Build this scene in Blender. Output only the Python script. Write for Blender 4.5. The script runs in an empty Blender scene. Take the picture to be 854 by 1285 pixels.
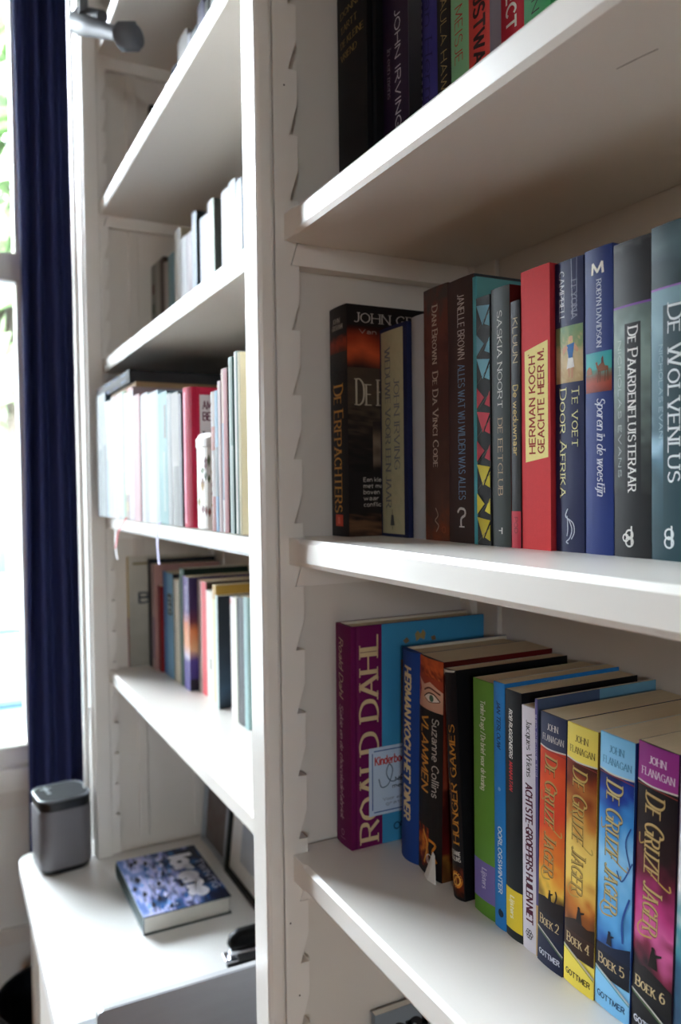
import bpy, bmesh, math, random
from mathutils import Vector, Matrix

S = bpy.context.scene
COL = S.collection

# ------------------------------------------------------------------ camera, sky, light, exposure
CAM = (0.0, -0.3, 1.479)
YAW, PITCH, ROLL = 0.47005667, -0.0287231, 0.01292413
fw = Vector((-math.cos(YAW)*math.cos(PITCH), math.sin(YAW)*math.cos(PITCH), math.sin(PITCH)))
rt = Vector((math.sin(YAW), math.cos(YAW), 0))
dn = fw.cross(rt)
rt2 = rt*math.cos(ROLL) + dn*math.sin(ROLL)
dn2 = fw.cross(rt2)
cd = bpy.data.cameras.new('camera'); cam = bpy.data.objects.new('camera', cd); COL.objects.link(cam)
m = Matrix((rt2, -dn2, -fw)).transposed().to_4x4(); m.translation = Vector(CAM); cam.matrix_world = m
cd.sensor_fit = 'VERTICAL'; cd.sensor_height = 36; cd.sensor_width = 24
cd.lens = 999.877/1285*36; cd.clip_start = .01
cd.dof.use_dof = True; cd.dof.focus_distance = .60; cd.dof.aperture_fstop = 6.5
S.camera = cam

W = bpy.data.worlds.new('sky'); S.world = W; W.use_nodes = True
nt = W.node_tree; bg = nt.nodes['Background']
tc = nt.nodes.new('ShaderNodeTexCoord'); sp = nt.nodes.new('ShaderNodeSeparateXYZ'); rp = nt.nodes.new('ShaderNodeValToRGB')
nt.links.new(tc.outputs['Generated'], sp.inputs[0]); nt.links.new(sp.outputs['Z'], rp.inputs[0]); nt.links.new(rp.outputs[0], bg.inputs[0])
rp.color_ramp.elements[0].position = 0; rp.color_ramp.elements[0].color = (.16, .175, .19, 1)
rp.color_ramp.elements[1].position = .7; rp.color_ramp.elements[1].color = (.80, .91, 1, 1)
bg.inputs[1].default_value = 70.0                   # bright overcast sky

def area(name, loc, rot, sx, sy, portal=True, energy=1.0, color=(1, 1, 1)):
    d = bpy.data.lights.new(name, 'AREA'); d.shape = 'RECTANGLE'; d.size = sx; d.size_y = sy
    d.energy = energy; d.color = color
    if portal: d.cycles.is_portal = True
    o = bpy.data.objects.new(name, d); COL.objects.link(o); o.location = loc; o.rotation_euler = rot
    return o
WX = -2.12                      # window wall
area('daylight_portal', (WX-.12, -.56, 1.87), (0, -math.pi/2, 0), 2.2, 1.1)

area('daylight_portal', (3.26, -1.8, 1.9), (0, math.pi/2, 0), .75, .6)
S.view_settings.view_transform = 'Standard'; S.view_settings.look = 'None'
S.view_settings.gamma = 1; S.view_settings.use_curve_mapping = False
S.view_settings.exposure = 0.76
S.cycles.max_bounces = 10; S.cycles.diffuse_bounces = 6; S.cycles.transparent_max_bounces = 12
S.cycles.sample_clamp_indirect = 0; S.cycles.caustics_reflective = False; S.cycles.caustics_refractive = False

# ------------------------------------------------------------------ helpers
def lin(h):
    if not isinstance(h, str): return h
    h = h.lstrip('#'); o = []
    for i in (0, 2, 4):
        v = int(h[i:i+2], 16)/255
        o.append(v/12.92 if v <= .04045 else ((v+.055)/1.055)**2.4)
    return tuple(o)

def mat(name, color=(.8, .8, .8), rough=.5, metal=0, attr=False, noise=0, nscale=8, bump=0, bscale=60, coat=0, stretch=None, spec=.5):
    M = bpy.data.materials.new(name); M.use_nodes = True
    nt = M.node_tree; b = nt.nodes['Principled BSDF']; L = nt.links
    color = lin(color)
    b.inputs['Base Color'].default_value = (*color, 1)
    b.inputs['Roughness'].default_value = rough; b.inputs['Metallic'].default_value = metal
    b.inputs['Specular IOR Level'].default_value = spec
    if coat: b.inputs['Coat Weight'].default_value = coat; b.inputs['Coat Roughness'].default_value = .12
    src = None
    if attr:
        a = nt.nodes.new('ShaderNodeAttribute'); a.attribute_name = 'Col'; src = a.outputs['Color']
    tc = nt.nodes.new('ShaderNodeTexCoord'); mp = nt.nodes.new('ShaderNodeMapping')
    if stretch: mp.inputs['Scale'].default_value = stretch
    L.new(tc.outputs['Object'], mp.inputs['Vector'])
    if noise:
        n = nt.nodes.new('ShaderNodeTexNoise'); n.inputs['Scale'].default_value = nscale; n.inputs['Detail'].default_value = 4
        L.new(mp.outputs['Vector'], n.inputs['Vector'])
        r = nt.nodes.new('ShaderNodeMapRange'); r.inputs['To Min'].default_value = 1-noise; r.inputs['To Max'].default_value = 1+noise
        L.new(n.outputs['Fac'], r.inputs['Value'])
        x = nt.nodes.new('ShaderNodeVectorMath'); x.operation = 'SCALE'
        if src: L.new(src, x.inputs[0])
        else: x.inputs[0].default_value = color
        L.new(r.outputs['Result'], x.inputs['Scale']); src = x.outputs['Vector']
    if src: L.new(src, b.inputs['Base Color'])
    if bump:
        n = nt.nodes.new('ShaderNodeTexNoise'); n.inputs['Scale'].default_value = bscale; n.inputs['Detail'].default_value = 3
        L.new(mp.outputs['Vector'], n.inputs['Vector'])
        bn = nt.nodes.new('ShaderNodeBump'); bn.inputs['Strength'].default_value = bump; bn.inputs['Distance'].default_value = .002
        L.new(n.outputs['Fac'], bn.inputs['Height']); L.new(bn.outputs['Normal'], b.inputs['Normal'])
    return M

PAINT = mat('white_gloss_paint', '#ebe6df', .34, noise=.02, nscale=5, bump=.05, bscale=90, stretch=(.15, 1, 1), coat=.12)
PAINTM = mat('white_satin_paint', '#ddd6cd', .5, noise=.03, nscale=4, bump=.05, bscale=70)
WALL = mat('wall_paint', '#e0ddd6', .8, noise=.02, nscale=3)
CEIL = mat('ceiling_paint', '#ecebe6', .9, noise=.02, nscale=3)
WALLW = mat('warm_wall_paint', '#cfb08c', .8, noise=.02, nscale=3)
WOOD = mat('floor_wood', '#a0622f', .45, noise=.3, nscale=5, stretch=(.4, 9, 1))
COVG = mat('printed_cover_gloss', attr=True, rough=.45, noise=.03, nscale=40, spec=.22)
COVM = mat('printed_cover_matt', attr=True, rough=.6, noise=.04, nscale=60, spec=.2)
CLOTHC = mat('printed_cover_cloth', attr=True, rough=.7, noise=.06, nscale=300, bump=.1, bscale=900, spec=.25)
PAGES = mat('page_edges', '#d6c8ac', .85, noise=.14, nscale=40, stretch=(60, 1, 1), spec=.1)
PAGESW = mat('white_page_edges', '#e6e3da', .85, noise=.08, nscale=40, stretch=(60, 1, 1), spec=.1)
BLACKP = mat('black_plastic', '#101114', .3, noise=.05)
CHROME = mat('chrome', '#d8dadf', .15, metal=1, noise=.02)

class MB:
    """collects faces with a colour per vertex; build() links them as one mesh object"""
    def __init__(s): s.v = []; s.f = []; s.c = []; s.sm = []
    def quad(s, pts, col=(.8, .8, .8), smooth=False):
        b = len(s.v); s.v += [tuple(p) for p in pts]; s.f.append(tuple(range(b, b+len(pts))))
        s.c += [lin(col)]*len(pts); s.sm.append(smooth)
    def mesh(s, vs, fs, col=(.8, .8, .8), smooth=False):
        b = len(s.v); s.v += [tuple(p) for p in vs]
        cs = col if isinstance(col, list) else [lin(col)]*len(vs)
        s.c += cs
        for f in fs: s.f.append(tuple(b+i for i in f)); s.sm.append(smooth)
    def box(s, x0, x1, y0, y1, z0, z1, col=(.8, .8, .8)):
        v = [(x, y, z) for x in (x0, x1) for y in (y0, y1) for z in (z0, z1)]
        s.mesh(v, [(0, 1, 3, 2), (4, 6, 7, 5), (0, 4, 5, 1), (2, 3, 7, 6), (0, 2, 6, 4), (1, 5, 7, 3)], col)
    def prism(s, poly, axis, a, b, col=(.8, .8, .8)):
        """poly in the two other axes (in xyz order), extruded along axis from a to b"""
        n = len(poly)
        def P(p, t):
            q = list(p); q.insert(axis, t); return tuple(q)
        v = [P(p, a) for p in poly]+[P(p, b) for p in poly]
        f = [tuple(range(n)), tuple(range(2*n-1, n-1, -1))]+[(i, i+n, (i+1) % n+n, (i+1) % n) for i in range(n)]
        s.mesh(v, f, col)
    def loft(s, rings, col=(.8, .8, .8), closed=True, caps=True, smooth=False):
        n = len(rings[0]); v = [p for r in rings for p in r]; f = []
        for k in range(len(rings)-1):
            for i in range(n if closed else n-1):
                j = (i+1) % n; f.append((k*n+i, k*n+j, (k+1)*n+j, (k+1)*n+i))
        s.mesh(v, f, col, smooth)
        if caps:
            s.quad(rings[0][::-1], col); s.quad(rings[-1], col)
    def tube(s, path, r, n=10, col=(.8, .8, .8), caps=True):
        rings = []; P = [Vector(p) for p in path]; up = None
        for i, p in enumerate(P):
            d = (P[min(i+1, len(P)-1)]-P[max(i-1, 0)]).normalized()
            if up is None: up = d.orthogonal().normalized()
            a = (up-d*up.dot(d)).normalized(); up = a; b = d.cross(a)
            rr = r[i] if isinstance(r, (list, tuple)) else r
            rings.append([tuple(p+(a*math.cos(t)+b*math.sin(t))*rr) for t in [2*math.pi*k/n for k in range(n)]])
        s.loft(rings, col, True, caps, True)
    def build(s, name, material, parent=None, bevel=0, recalc=True, segs=2):
        me = bpy.data.meshes.new(name); me.from_pydata(s.v, [], s.f)
        a = me.color_attributes.new('Col', 'FLOAT_COLOR', 'POINT')
        a.data.foreach_set('color', [x for c in s.c for x in (*c, 1)])
        for p, q in zip(me.polygons, s.sm): p.use_smooth = q
        me.materials.append(material)
        if recalc or bevel:
            bm = bmesh.new(); bm.from_mesh(me)
            if bevel: bmesh.ops.remove_doubles(bm, verts=bm.verts, dist=1e-6)
            bmesh.ops.recalc_face_normals(bm, faces=bm.faces); bm.to_mesh(me); bm.free()
        o = bpy.data.objects.new(name, me); COL.objects.link(o)
        if parent: o.parent = parent
        if bevel:
            md = o.modifiers.new('bevel', 'BEVEL'); md.width = bevel; md.segments = segs; md.limit_method = 'ANGLE'; md.angle_limit = .6
        return o

def tag(o, label=None, cat=None, group=None, kind=None):
    for k, v in (('label', label), ('category', cat), ('group', group), ('kind', kind)):
        if v: o[k] = v
    return o
def empty(name, loc, label=None, cat=None, group=None):
    o = bpy.data.objects.new(name, None); COL.objects.link(o); o.location = loc; o.empty_display_size = .02
    return tag(o, label, cat, group)
def struct(name, mb, material, bevel=0):
    return tag(mb.build(name, material, None, bevel), kind='structure')

# ------------------------------------------------------------------ lettering (stroke alphabet)
O_ = '~3,8 .7,6.5 0,4 .7,1.5 3,0 5.3,1.5 6,4 5.3,6.5 3,8'
GL = {
'A': (6, '0,0 3,8|3,8 6,0|1.1,2.8 4.9,2.8'), 'B': (5, '0,0 0,8|~0,8 2.6,8 4.4,7.3 4.5,5.2 2.8,4.2 0,4.2|~0,4.2 3,4.2 5,3.1 5,1.1 3,0 0,0'),
'C': (5.6, '~5.5,6.6 4,8 2,7.6 .3,5.6 .2,3 1.8,.6 4,0 5.6,1.4'), 'D': (5.5, '0,0 0,8|~0,8 2.4,8 4.8,6.6 5.5,4 4.8,1.4 2.4,0 0,0'),
'E': (4.5, '0,0 0,8|0,8 4.4,8|0,4.2 3.7,4.2|0,0 4.5,0'), 'F': (4.4, '0,0 0,8|0,8 4.4,8|0,4.2 3.7,4.2'),
'G': (5.8, '~5.5,6.6 4,8 2,7.6 .3,5.6 .2,3 1.8,.6 3.6,0 5.6,1|5.6,.6 5.6,3.6|3.6,3.6 5.8,3.6'), 'H': (5.5, '0,0 0,8|5.5,0 5.5,8|0,4.2 5.5,4.2'),
'I': (.6, '.3,0 .3,8'), 'J': (3, '~3,8 3,3 2.6,.8 1.2,0 0,.7'), 'K': (5.2, '0,0 0,8|4.8,8 0,3.4|1.5,4.7 5.2,0'), 'L': (4.3, '0,8 0,0|0,0 4.3,0'),
'M': (7, '0,0 .5,8|.5,8 3.5,1.2|3.5,1.2 6.5,8|6.5,8 7,0'), 'N': (5.5, '0,0 0,8|0,8 5.5,0|5.5,0 5.5,8'), 'O': (6, O_),
'P': (4.9, '0,0 0,8|~0,8 2.8,8 4.8,7.2 4.8,4.8 2.8,3.8 0,3.8'), 'Q': (6, O_+'|3.5,2 6,-.9'),
'R': (5.2, '0,0 0,8|~0,8 2.8,8 4.6,7.2 4.6,5 2.8,4 0,4|2.4,4 5.3,0'), 'S': (4.9, '~4.7,6.9 2.8,8 .8,7.2 .7,5.2 2.6,4.2 4.7,3.1 4.8,1.1 2.7,0 .3,1.2'),
'T': (5.8, '0,8 5.8,8|2.9,8 2.9,0'), 'U': (5.5, '~0,8 0,2.6 1,.5 2.75,0 4.5,.5 5.5,2.6 5.5,8'), 'V': (6, '0,8 3,0|3,0 6,8'),
'W': (8.4, '0,8 2.1,0|2.1,0 4.2,7.4|4.2,7.4 6.3,0|6.3,0 8.4,8'), 'X': (5.6, '0,0 5.6,8|0,8 5.6,0'), 'Y': (5.8, '0,8 2.9,4|5.8,8 2.9,4|2.9,4 2.9,0'),
'Z': (5.4, '0,8 5.4,8|5.4,8 0,0|0,0 5.4,0'),
'a': (4, '~.4,4.6 2,5.4 3.7,4.5 3.9,2.6|3.9,3.4 3.9,0|~3.9,3.2 1.4,2.9 .2,1.5 1.2,.1 2.8,.3 3.9,1.8'), 'b': (4.3, '0,0 0,8.4|~0,3.6 1,5 2.4,5.4 4.1,4 4.1,1.4 2.2,0 .8,.3 0,1.6'),
'c': (4, '~4,4.6 2.3,5.4 .4,4 .3,1.6 2.2,0 4,.8'), 'd': (4.3, '4.2,0 4.2,8.4|~4.2,3.6 3.2,5 1.8,5.4 .1,4 .1,1.4 2,0 3.4,.3 4.2,1.6'),
'e': (4.2, '~.2,2.8 4.2,2.9 3.8,4.7 2.2,5.4 .4,4 .3,1.6 2.1,0 4,.8'), 'f': (3.2, '~3.3,8 2.2,8.3 1.3,7 1.2,5|1.2,5.4 1.2,0|0,5.1 3,5.1'),
'g': (4.3, '~4.2,3.8 3.2,5 1.8,5.4 .1,4 .1,1.8 2,.4 3.4,.7 4.2,2|~4.2,5.3 4.2,0 3.8,-1.8 2.2,-2.4 .3,-1.8'), 'h': (3.9, '0,0 0,8.4|~0,3.4 1,4.9 2.4,5.4 3.8,4.2 3.9,2.4|3.9,2.6 3.9,0'),
'i': (.6, '.3,0 .3,5.3|.3,6.9 .3,7.7'), 'j': (1.4, '~1,5.3 1,-.8 .4,-2.2 -.8,-2.2|1,6.9 1,7.7'), 'k': (4, '0,0 0,8.4|3.7,5.4 0,2.2|1.2,3.2 4,0'), 'l': (.6, '.3,0 .3,8.4'),
'm': (6.2, '0,0 0,5.4|~0,3.6 1.6,5.4 2.9,4.4 3.1,2|3.1,2.6 3.1,0|~3.1,3.6 4.7,5.4 6,4.4 6.2,2|6.2,2.6 6.2,0'), 'n': (3.9, '0,0 0,5.4|~0,3.4 1,4.9 2.4,5.4 3.8,4.2 3.9,2.4|3.9,2.6 3.9,0'),
'o': (4.4, '~2.2,5.4 .5,4.5 0,2.7 .5,.9 2.2,0 3.9,.9 4.4,2.7 3.9,4.5 2.2,5.4'), 'p': (4.3, '0,-2.4 0,5.4|~0,3.6 1,5 2.4,5.4 4.1,4 4.1,1.4 2.2,0 .8,.3 0,1.6'),
'q': (4.3, '4.2,-2.4 4.2,5.4|~4.2,3.6 3.2,5 1.8,5.4 .1,4 .1,1.4 2,0 3.4,.3 4.2,1.6'), 'r': (2.8, '0,0 0,5.4|~0,3.2 .8,4.7 1.8,5.3 2.8,5.1'),
's': (3.4, '~3.2,4.7 1.9,5.4 .5,4.7 .6,3.4 1.9,2.8 3.2,2.1 3.3,.7 1.9,0 .2,.8'), 't': (3.2, '~1.3,7.2 1.3,1.6 1.9,.1 3.2,.4|0,5.2 3.1,5.2'),
'u': (4, '~0,5.4 0,1.8 .6,.3 2,.1 3.4,.8 4,2.2|4,5.4 4,0'), 'v': (4.2, '0,5.4 2.1,0|2.1,0 4.2,5.4'), 'w': (6.4, '0,5.4 1.6,0|1.6,0 3.2,5|3.2,5 4.8,0|4.8,0 6.4,5.4'),
'x': (4, '0,0 4,5.4|0,5.4 4,0'), 'y': (4.2, '0,5.4 2.1,0|4.2,5.4 1.2,-2.4'), 'z': (3.8, '0,5.4 3.8,5.4|3.8,5.4 0,0|0,0 3.8,0'),
'2': (4.6, '~.3,6.4 1.6,8 4,7.4 4.2,5.4 2.2,2.6 0,0|0,0 4.6,0'), '4': (5, '3.8,0 3.8,8|3.8,8 0,2.6|0,2.6 5,2.6'), '5': (4.6, '.6,8 4.2,8|.6,8 .4,4.4|~.4,4.4 2.6,5 4.5,3.6 4.4,1.4 2.4,0 .2,.8'),
'6': (4.8, '~4.2,7.4 2,7.4 .4,4.6 .3,2 2.2,0 4.4,1 4.4,3.6 2.4,4.6 .4,3'), '/': (3, '0,-.6 3,8.4'), '-': (2.6, '0,3.2 2.6,3.2'), "'": (.6, '.3,6.4 .3,8.2'), '.': (.7, '.35,0 .35,.7'), '&': (5, '~5,0 1,6 2.2,8 3.6,6.6 .4,3 .6,.6 2.6,0 5,3.4'),
}
def cat_rom(p, n=5):
    out = []
    for i in range(len(p)-1):
        a, b, c, d = p[max(i-1, 0)], p[i], p[i+1], p[min(i+2, len(p)-1)]
        for k in range(n):
            t = k/n
            out.append(tuple(.5*(2*b[j]+(c[j]-a[j])*t+(2*a[j]-5*b[j]+4*c[j]-d[j])*t*t+(3*b[j]-a[j]-3*c[j]+d[j])*t**3) for j in (0, 1)))
    return out+[p[-1]]
_G = {}
def glyph(ch):
    if ch not in _G:
        w, s = GL[ch]; st = []
        for k in s.split('|'):
            sm = k.startswith('~'); pts = [tuple(float(q) for q in a.split(',')) for a in k.lstrip('~').split()]
            st.append(cat_rom(pts) if sm else pts)
        _G[ch] = (w, st)
    return _G[ch]
# style: thick stroke, thin stroke (parts of cap height), serif, slant, small caps
SER = (.15, .07, 1, 0, 0); SERSC = (.15, .075, 1, 0, 1); SANS = (.13, .13, 0, 0, 0); BOLD = (.21, .2, 0, 0, 0); ITAL = (.14, .07, 1, .22, 0)
LIGHT = (.095, .08, 0, 0, 0); SCRIPT = (.12, .08, 0, .3, 0); SERB = (.22, .09, 1, 0, 1); BOLDI = (.2, .2, 0, .2, 0)

def text_quads(txt, style, L, H, sp=1.25, fine=True):
    """letters in a box L long, H cap-high; returns polygons of (tx, ty) in metres"""
    th, tn, serif, slant, sc = style
    items = []; x = 0
    for ch in txt:
        if ch == ' ': x += 3.2; continue
        k = 1.0
        if sc and ch.islower(): ch = ch.upper(); k = .8
        w, st = glyph(ch)
        items.append((x, k, st)); x += w*k+sp*(1.25 if serif else 1.35)
    tot = max(x-sp, 1e-6); sx = L/tot; sy = H/8; polys = []; Hw = min(H, sx*8*1.12)
    for x0, k, st in items:
        for s in st:
            P = [((x0+px*k)*sx+slant*py*k*sy, py*k*sy) for px, py in s]
            Q = [P[0]]
            for q in P[1:]:
                d = math.hypot(q[0]-Q[-1][0], q[1]-Q[-1][1]); kk = max(1, int(d/(H*.16)+.5)) if fine else 1; a0 = Q[-1]
                Q += [(a0[0]+(q[0]-a0[0])*i/kk, a0[1]+(q[1]-a0[1])*i/kk) for i in range(1, kk+1)]
            straight = len(P) == 2; P = Q; n = len(P)
            if n < 2: continue
            lf, rg = [], []
            closed = not straight and n > 5 and (P[0][0]-P[-1][0])**2+(P[0][1]-P[-1][1])**2 < 1e-12
            for i in range(n):
                if closed and i in (0, n-1): a, b = P[n-2], P[1]
                else: a, b = P[max(i-1, 0)], P[min(i+1, n-1)]
                dx, dy = b[0]-a[0], b[1]-a[1]; d = math.hypot(dx, dy) or 1e-9; dx /= d; dy /= d
                w = Hw*(tn+(th-tn)*abs(dy)**1.3)/2*(k**.5)
                q = P[i]
                if straight and i in (0, n-1):      # square the ends of straight strokes
                    e = (-1 if i == 0 else 1)*H*tn*.45
                    q = (q[0]+dx*e*.6, q[1]+dy*e*.6)
                lf.append((q[0]-dy*w, q[1]+dx*w)); rg.append((q[0]+dy*w, q[1]-dx*w))
            for i in range(n-1): polys.append([lf[i], rg[i], rg[i+1], lf[i+1]])
            if serif:
                for e, o in ((0, 1), (-1, -2)):
                    q, r = P[e], P[o]
                    if abs(q[1]-r[1]) > abs(q[0]-r[0])*1.2 and (abs(q[1]) < .02*H or q[1] > .45*H):
                        ww = min(H*.16, sx*1.05)*k+Hw*th*.3; t = Hw*.032
                        polys.append([(q[0]-ww, q[1]-t), (q[0]+ww, q[1]-t), (q[0]+ww, q[1]+t), (q[0]-ww, q[1]+t)])
    return polys

def vnoise(seed):
    r = random.Random(seed); T = [[r.random() for _ in range(64)] for _ in range(64)]
    def f(x, y):
        xi, yi = math.floor(x), math.floor(y); fx, fy = x-xi, y-yi; fx = fx*fx*(3-2*fx); fy = fy*fy*(3-2*fy)
        g = lambda a, b: T[a % 64][b % 64]
        return (g(xi, yi)*(1-fx)+g(xi+1, yi)*fx)*(1-fy)+(g(xi, yi+1)*(1-fx)+g(xi+1, yi+1)*fx)*fy
    return f
def ramp(stops, t):
    if t <= stops[0][0]: return lin(stops[0][1])
    for (a, ca), (b, cb) in zip(stops, stops[1:]):
        if t <= b:
            k = (t-a)/max(b-a, 1e-6); A, B = lin(ca), lin(cb); return tuple(A[i]*(1-k)+B[i]*k for i in range(3))
    return lin(stops[-1][1])

# ------------------------------------------------------------------ books
def clip(P, c, s):
    out = []
    for q, r in zip(P, P[1:]+P[:1]):
        a, b = (q[0]-c)*s >= -1e-9, (r[0]-c)*s >= -1e-9
        if a: out.append(q)
        if a != b: t = (c-q[0])/(r[0]-q[0]); out.append((c, q[1]+(r[1]-q[1])*t))
    return out
def draw(mb, arts, F, L_u, L_v, bow=0):
    """paints printed artwork; F(u, v, lift) -> point, u across 0..1, v down 0..1; L_u and L_v are the face's size in metres"""
    lift = .00012
    for k, a in enumerate(arts):
        e = lift*(1+.25*k)
        if a[0] == 'r':                                     # flat colour
            _, u0, u1, v0, v1, c = a; n = max(1, int((u1-u0)*10))
            for i in range(n):
                ua, ub = u0+(u1-u0)*i/n, u0+(u1-u0)*(i+1)/n
                mb.quad([F(ua, v1, e), F(ub, v1, e), F(ub, v0, e), F(ua, v0, e)], c)
        elif a[0] == 'g':                                   # printed colour ramp, down the face, with mottling
            _, u0, u1, v0, v1, stops, amt, sc, seed = a; f = vnoise(seed)
            nu = max(4, min(16, int((u1-u0)*L_u/.0015))); nv = max(4, min(60, int((v1-v0)*L_v/.0018))); vs = []; cs = []
            for j in range(nv+1):
                for i in range(nu+1):
                    u, v = u0+(u1-u0)*i/nu, v0+(v1-v0)*j/nv
                    vs.append(F(u, v, e)); X, Y = u*L_u*sc, v*L_v*sc
                    nz = f(X, Y)*.65+f(X*2.3+9, Y*2.3)*.35-.5
                    cs.append(ramp(stops, j/nv+nz*amt))
            mb.mesh(vs, [(j*(nu+1)+i, (j+1)*(nu+1)+i, (j+1)*(nu+1)+i+1, j*(nu+1)+i+1) for j in range(nv) for i in range(nu)], cs)
        elif a[0] == 'p':                                   # filled polygon, (u, v) points
            us = [q[0] for q in a[1]]; ua, ub = min(us), max(us); ns = max(1, int((ub-ua)*12)) if bow else 1
            for i in range(ns):                             # sliced so it follows a rounded spine
                P = clip(clip(a[1], ua+(ub-ua)*i/ns, 1), ua+(ub-ua)*(i+1)/ns, -1)
                if len(P) > 2: mb.quad([F(u, v, e) for u, v in P], a[2])
        elif a[0] == 'c':                                   # ring or disc: centre, radius in metres, width (0 = disc)
            _, u, v, r, w, c = a; n = 18
            q = lambda t, R: F(u+R*math.cos(t)/L_u, v+R*math.sin(t)/L_v, e)
            if w:
                for i in range(n):
                    t0, t1 = 2*math.pi*i/n, 2*math.pi*(i+1)/n
                    mb.quad([q(t0, r-w), q(t0, r), q(t1, r), q(t1, r-w)], c)
            else:
                e += bow*(2*r/L_u)**2; mb.quad([q(2*math.pi*i/n, r) for i in range(n)], c)
        elif a[0] == 'l':                                   # drawn line through (u, v) points, width in metres
            _, pts, w, c = a; P = cat_rom([(u*L_u, v*L_v) for u, v in pts], 6) if len(pts) > 2 else [((pts[0][0]+(pts[1][0]-pts[0][0])*i/6)*L_u, (pts[0][1]+(pts[1][1]-pts[0][1])*i/6)*L_v) for i in range(7)]
            for p, q in zip(P, P[1:]):
                dx, dy = q[0]-p[0], q[1]-p[1]; d = math.hypot(dx, dy) or 1e-9; nx, ny = -dy/d*w/2, dx/d*w/2
                mb.quad([F(x/L_u, y/L_v, e) for x, y in ((p[0]+nx, p[1]+ny), (p[0]-nx, p[1]-ny), (q[0]-nx, q[1]-ny), (q[0]+nx, q[1]+ny))], c)
        elif a[0] in 'tuh':                                 # lettering: t reads down, u reads up, h upright
            _, s, u0, u1, v0, v1, c, st = a
            if a[0] == 'h': Ln, H = (u1-u0)*L_u, (v1-v0)*L_v
            else: Ln, H = (v1-v0)*L_v, (u1-u0)*L_u
            for poly in text_quads(s, st, Ln, H):
                P = []
                for tx, ty in poly:
                    if a[0] == 't': u, v = u0+ty/L_u, v0+tx/L_v
                    elif a[0] == 'u': u, v = u1-ty/L_u, v1-tx/L_v
                    else: u, v = u0+tx/L_u, v1-ty/L_v
                    P.append(F(u, v, e))
                mb.quad(P, c)

USED = {}
def book(label, x0, t, ys, zs, h, D=.135, kind='paper', col='#888888', front=None, back=None, spine=(), cover=(), lean=0, group=None, pages=None, bulge=None, material=None, ribbon=None, tone=None):
    """spine faces -y; stands on zs with its spine's front at ys"""
    hard = kind == 'hard'
    c = .0024 if hard else .0004
    b = bulge if bulge is not None else (min(.004, t*.12) if hard else min(.0012, t*.06))
    D = min(D, BK-.0085-ys-b)
    piv = t if lean > 0 else 0
    root = empty('hardcover_book' if hard else 'paperback_book', (x0+piv, ys+b, zs), label, 'book', group)
    if lean: root.rotation_euler = (0, math.asin(max(-.2, min(.2, lean/h))), 0)
    front = front or col; back = back or col
    sy = lambda x: -b*(1-(2*x/t-1)**2)
    mb = MB(); n = 10; ov = .0028 if hard else .0002
    g = [(t, .004), (t-.0009, .0068), (t, .0098)] if hard else []
    gi = [(0, .0098), (.0009, .0068), (0, .004)] if hard else []
    outer = [(0, D)]+gi+[(t*i/n, sy(t*i/n)) for i in range(n+1)]+g+[(t, D)]
    s_in = c+.0004
    inner = [(t-c, D)]+[(t-c, s_in)]+[(c, s_in)]+[(c, D)]
    ng, nS = len(gi), n+1
    for i in range(len(outer)-1):
        (xa, ya), (xb, yb) = outer[i], outer[i+1]
        k = back if i < 1+ng else (col if i < ng+nS else front)
        mb.mesh([(xa-piv, ya, 0), (xb-piv, yb, 0), (xb-piv, yb, h), (xa-piv, ya, h)], [(0, 1, 2, 3)], k, smooth=(1+ng <= i < ng+nS))
    for i in range(3):
        (xa, ya), (xb, yb) = inner[i], inner[i+1]
        mb.quad([(xa-piv, ya, 0), (xb-piv, yb, 0), (xb-piv, yb, h), (xa-piv, ya, h)], '#cfc8b8')
    for z in (0, h):                                        # board edges top and bottom
        mb.quad([(x-piv, y, z) for x, y in ((0, D), (0, 0), (c, s_in), (c, D))], back)
        mb.quad([(x-piv, y, z) for x, y in ((t, 0), (t, D), (t-c, D), (t-c, s_in))], front)
        sp = [(t*i/n, sy(t*i/n)) for i in range(n+1)]
        mb.quad([(x-piv, y, z) for x, y in sp+[(t-c, s_in), (c, s_in)]], col)
    mb.quad([(0-piv, D, 0), (c-piv, D, 0), (c-piv, D, h), (0-piv, D, h)], back)
    mb.quad([(t-c-piv, D, 0), (t-piv, D, 0), (t-piv, D, h), (t-c-piv, D, h)], front)
    draw(mb, spine, lambda u, v, e: (u*t-piv, sy(u*t)-e, h*(1-v)), t, h, b)
    draw(mb, cover, lambda u, v, e: (t+e-piv, u*D+.0002, h*(1-v)), D, h)
    mb.build('cover', material or (COVM if hard else COVG), root, recalc=False)
    pb = MB(); pb.box(c+.0001-piv, t-c-.0001-piv, s_in+.0001, D-(.004 if hard else .0006), ov, h-ov)
    pb.build('page_block', pages or (PAGESW if tone == 'w' else PAGES), root)
    if ribbon:
        for (rc, path, w) in ribbon:
            r = MB()
            for p, q in zip(path, path[1:]):
                for dy in (0, -.0004):
                    r.quad([(p[0]-w/2, p[1]+dy, p[2]), (p[0]+w/2, p[1]+dy, p[2]), (q[0]+w/2, q[1]+dy, q[2]), (q[0]-w/2, q[1]+dy, q[2])], rc)
            r.build('ribbon', COVM, root, recalc=False)
    return root

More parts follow.
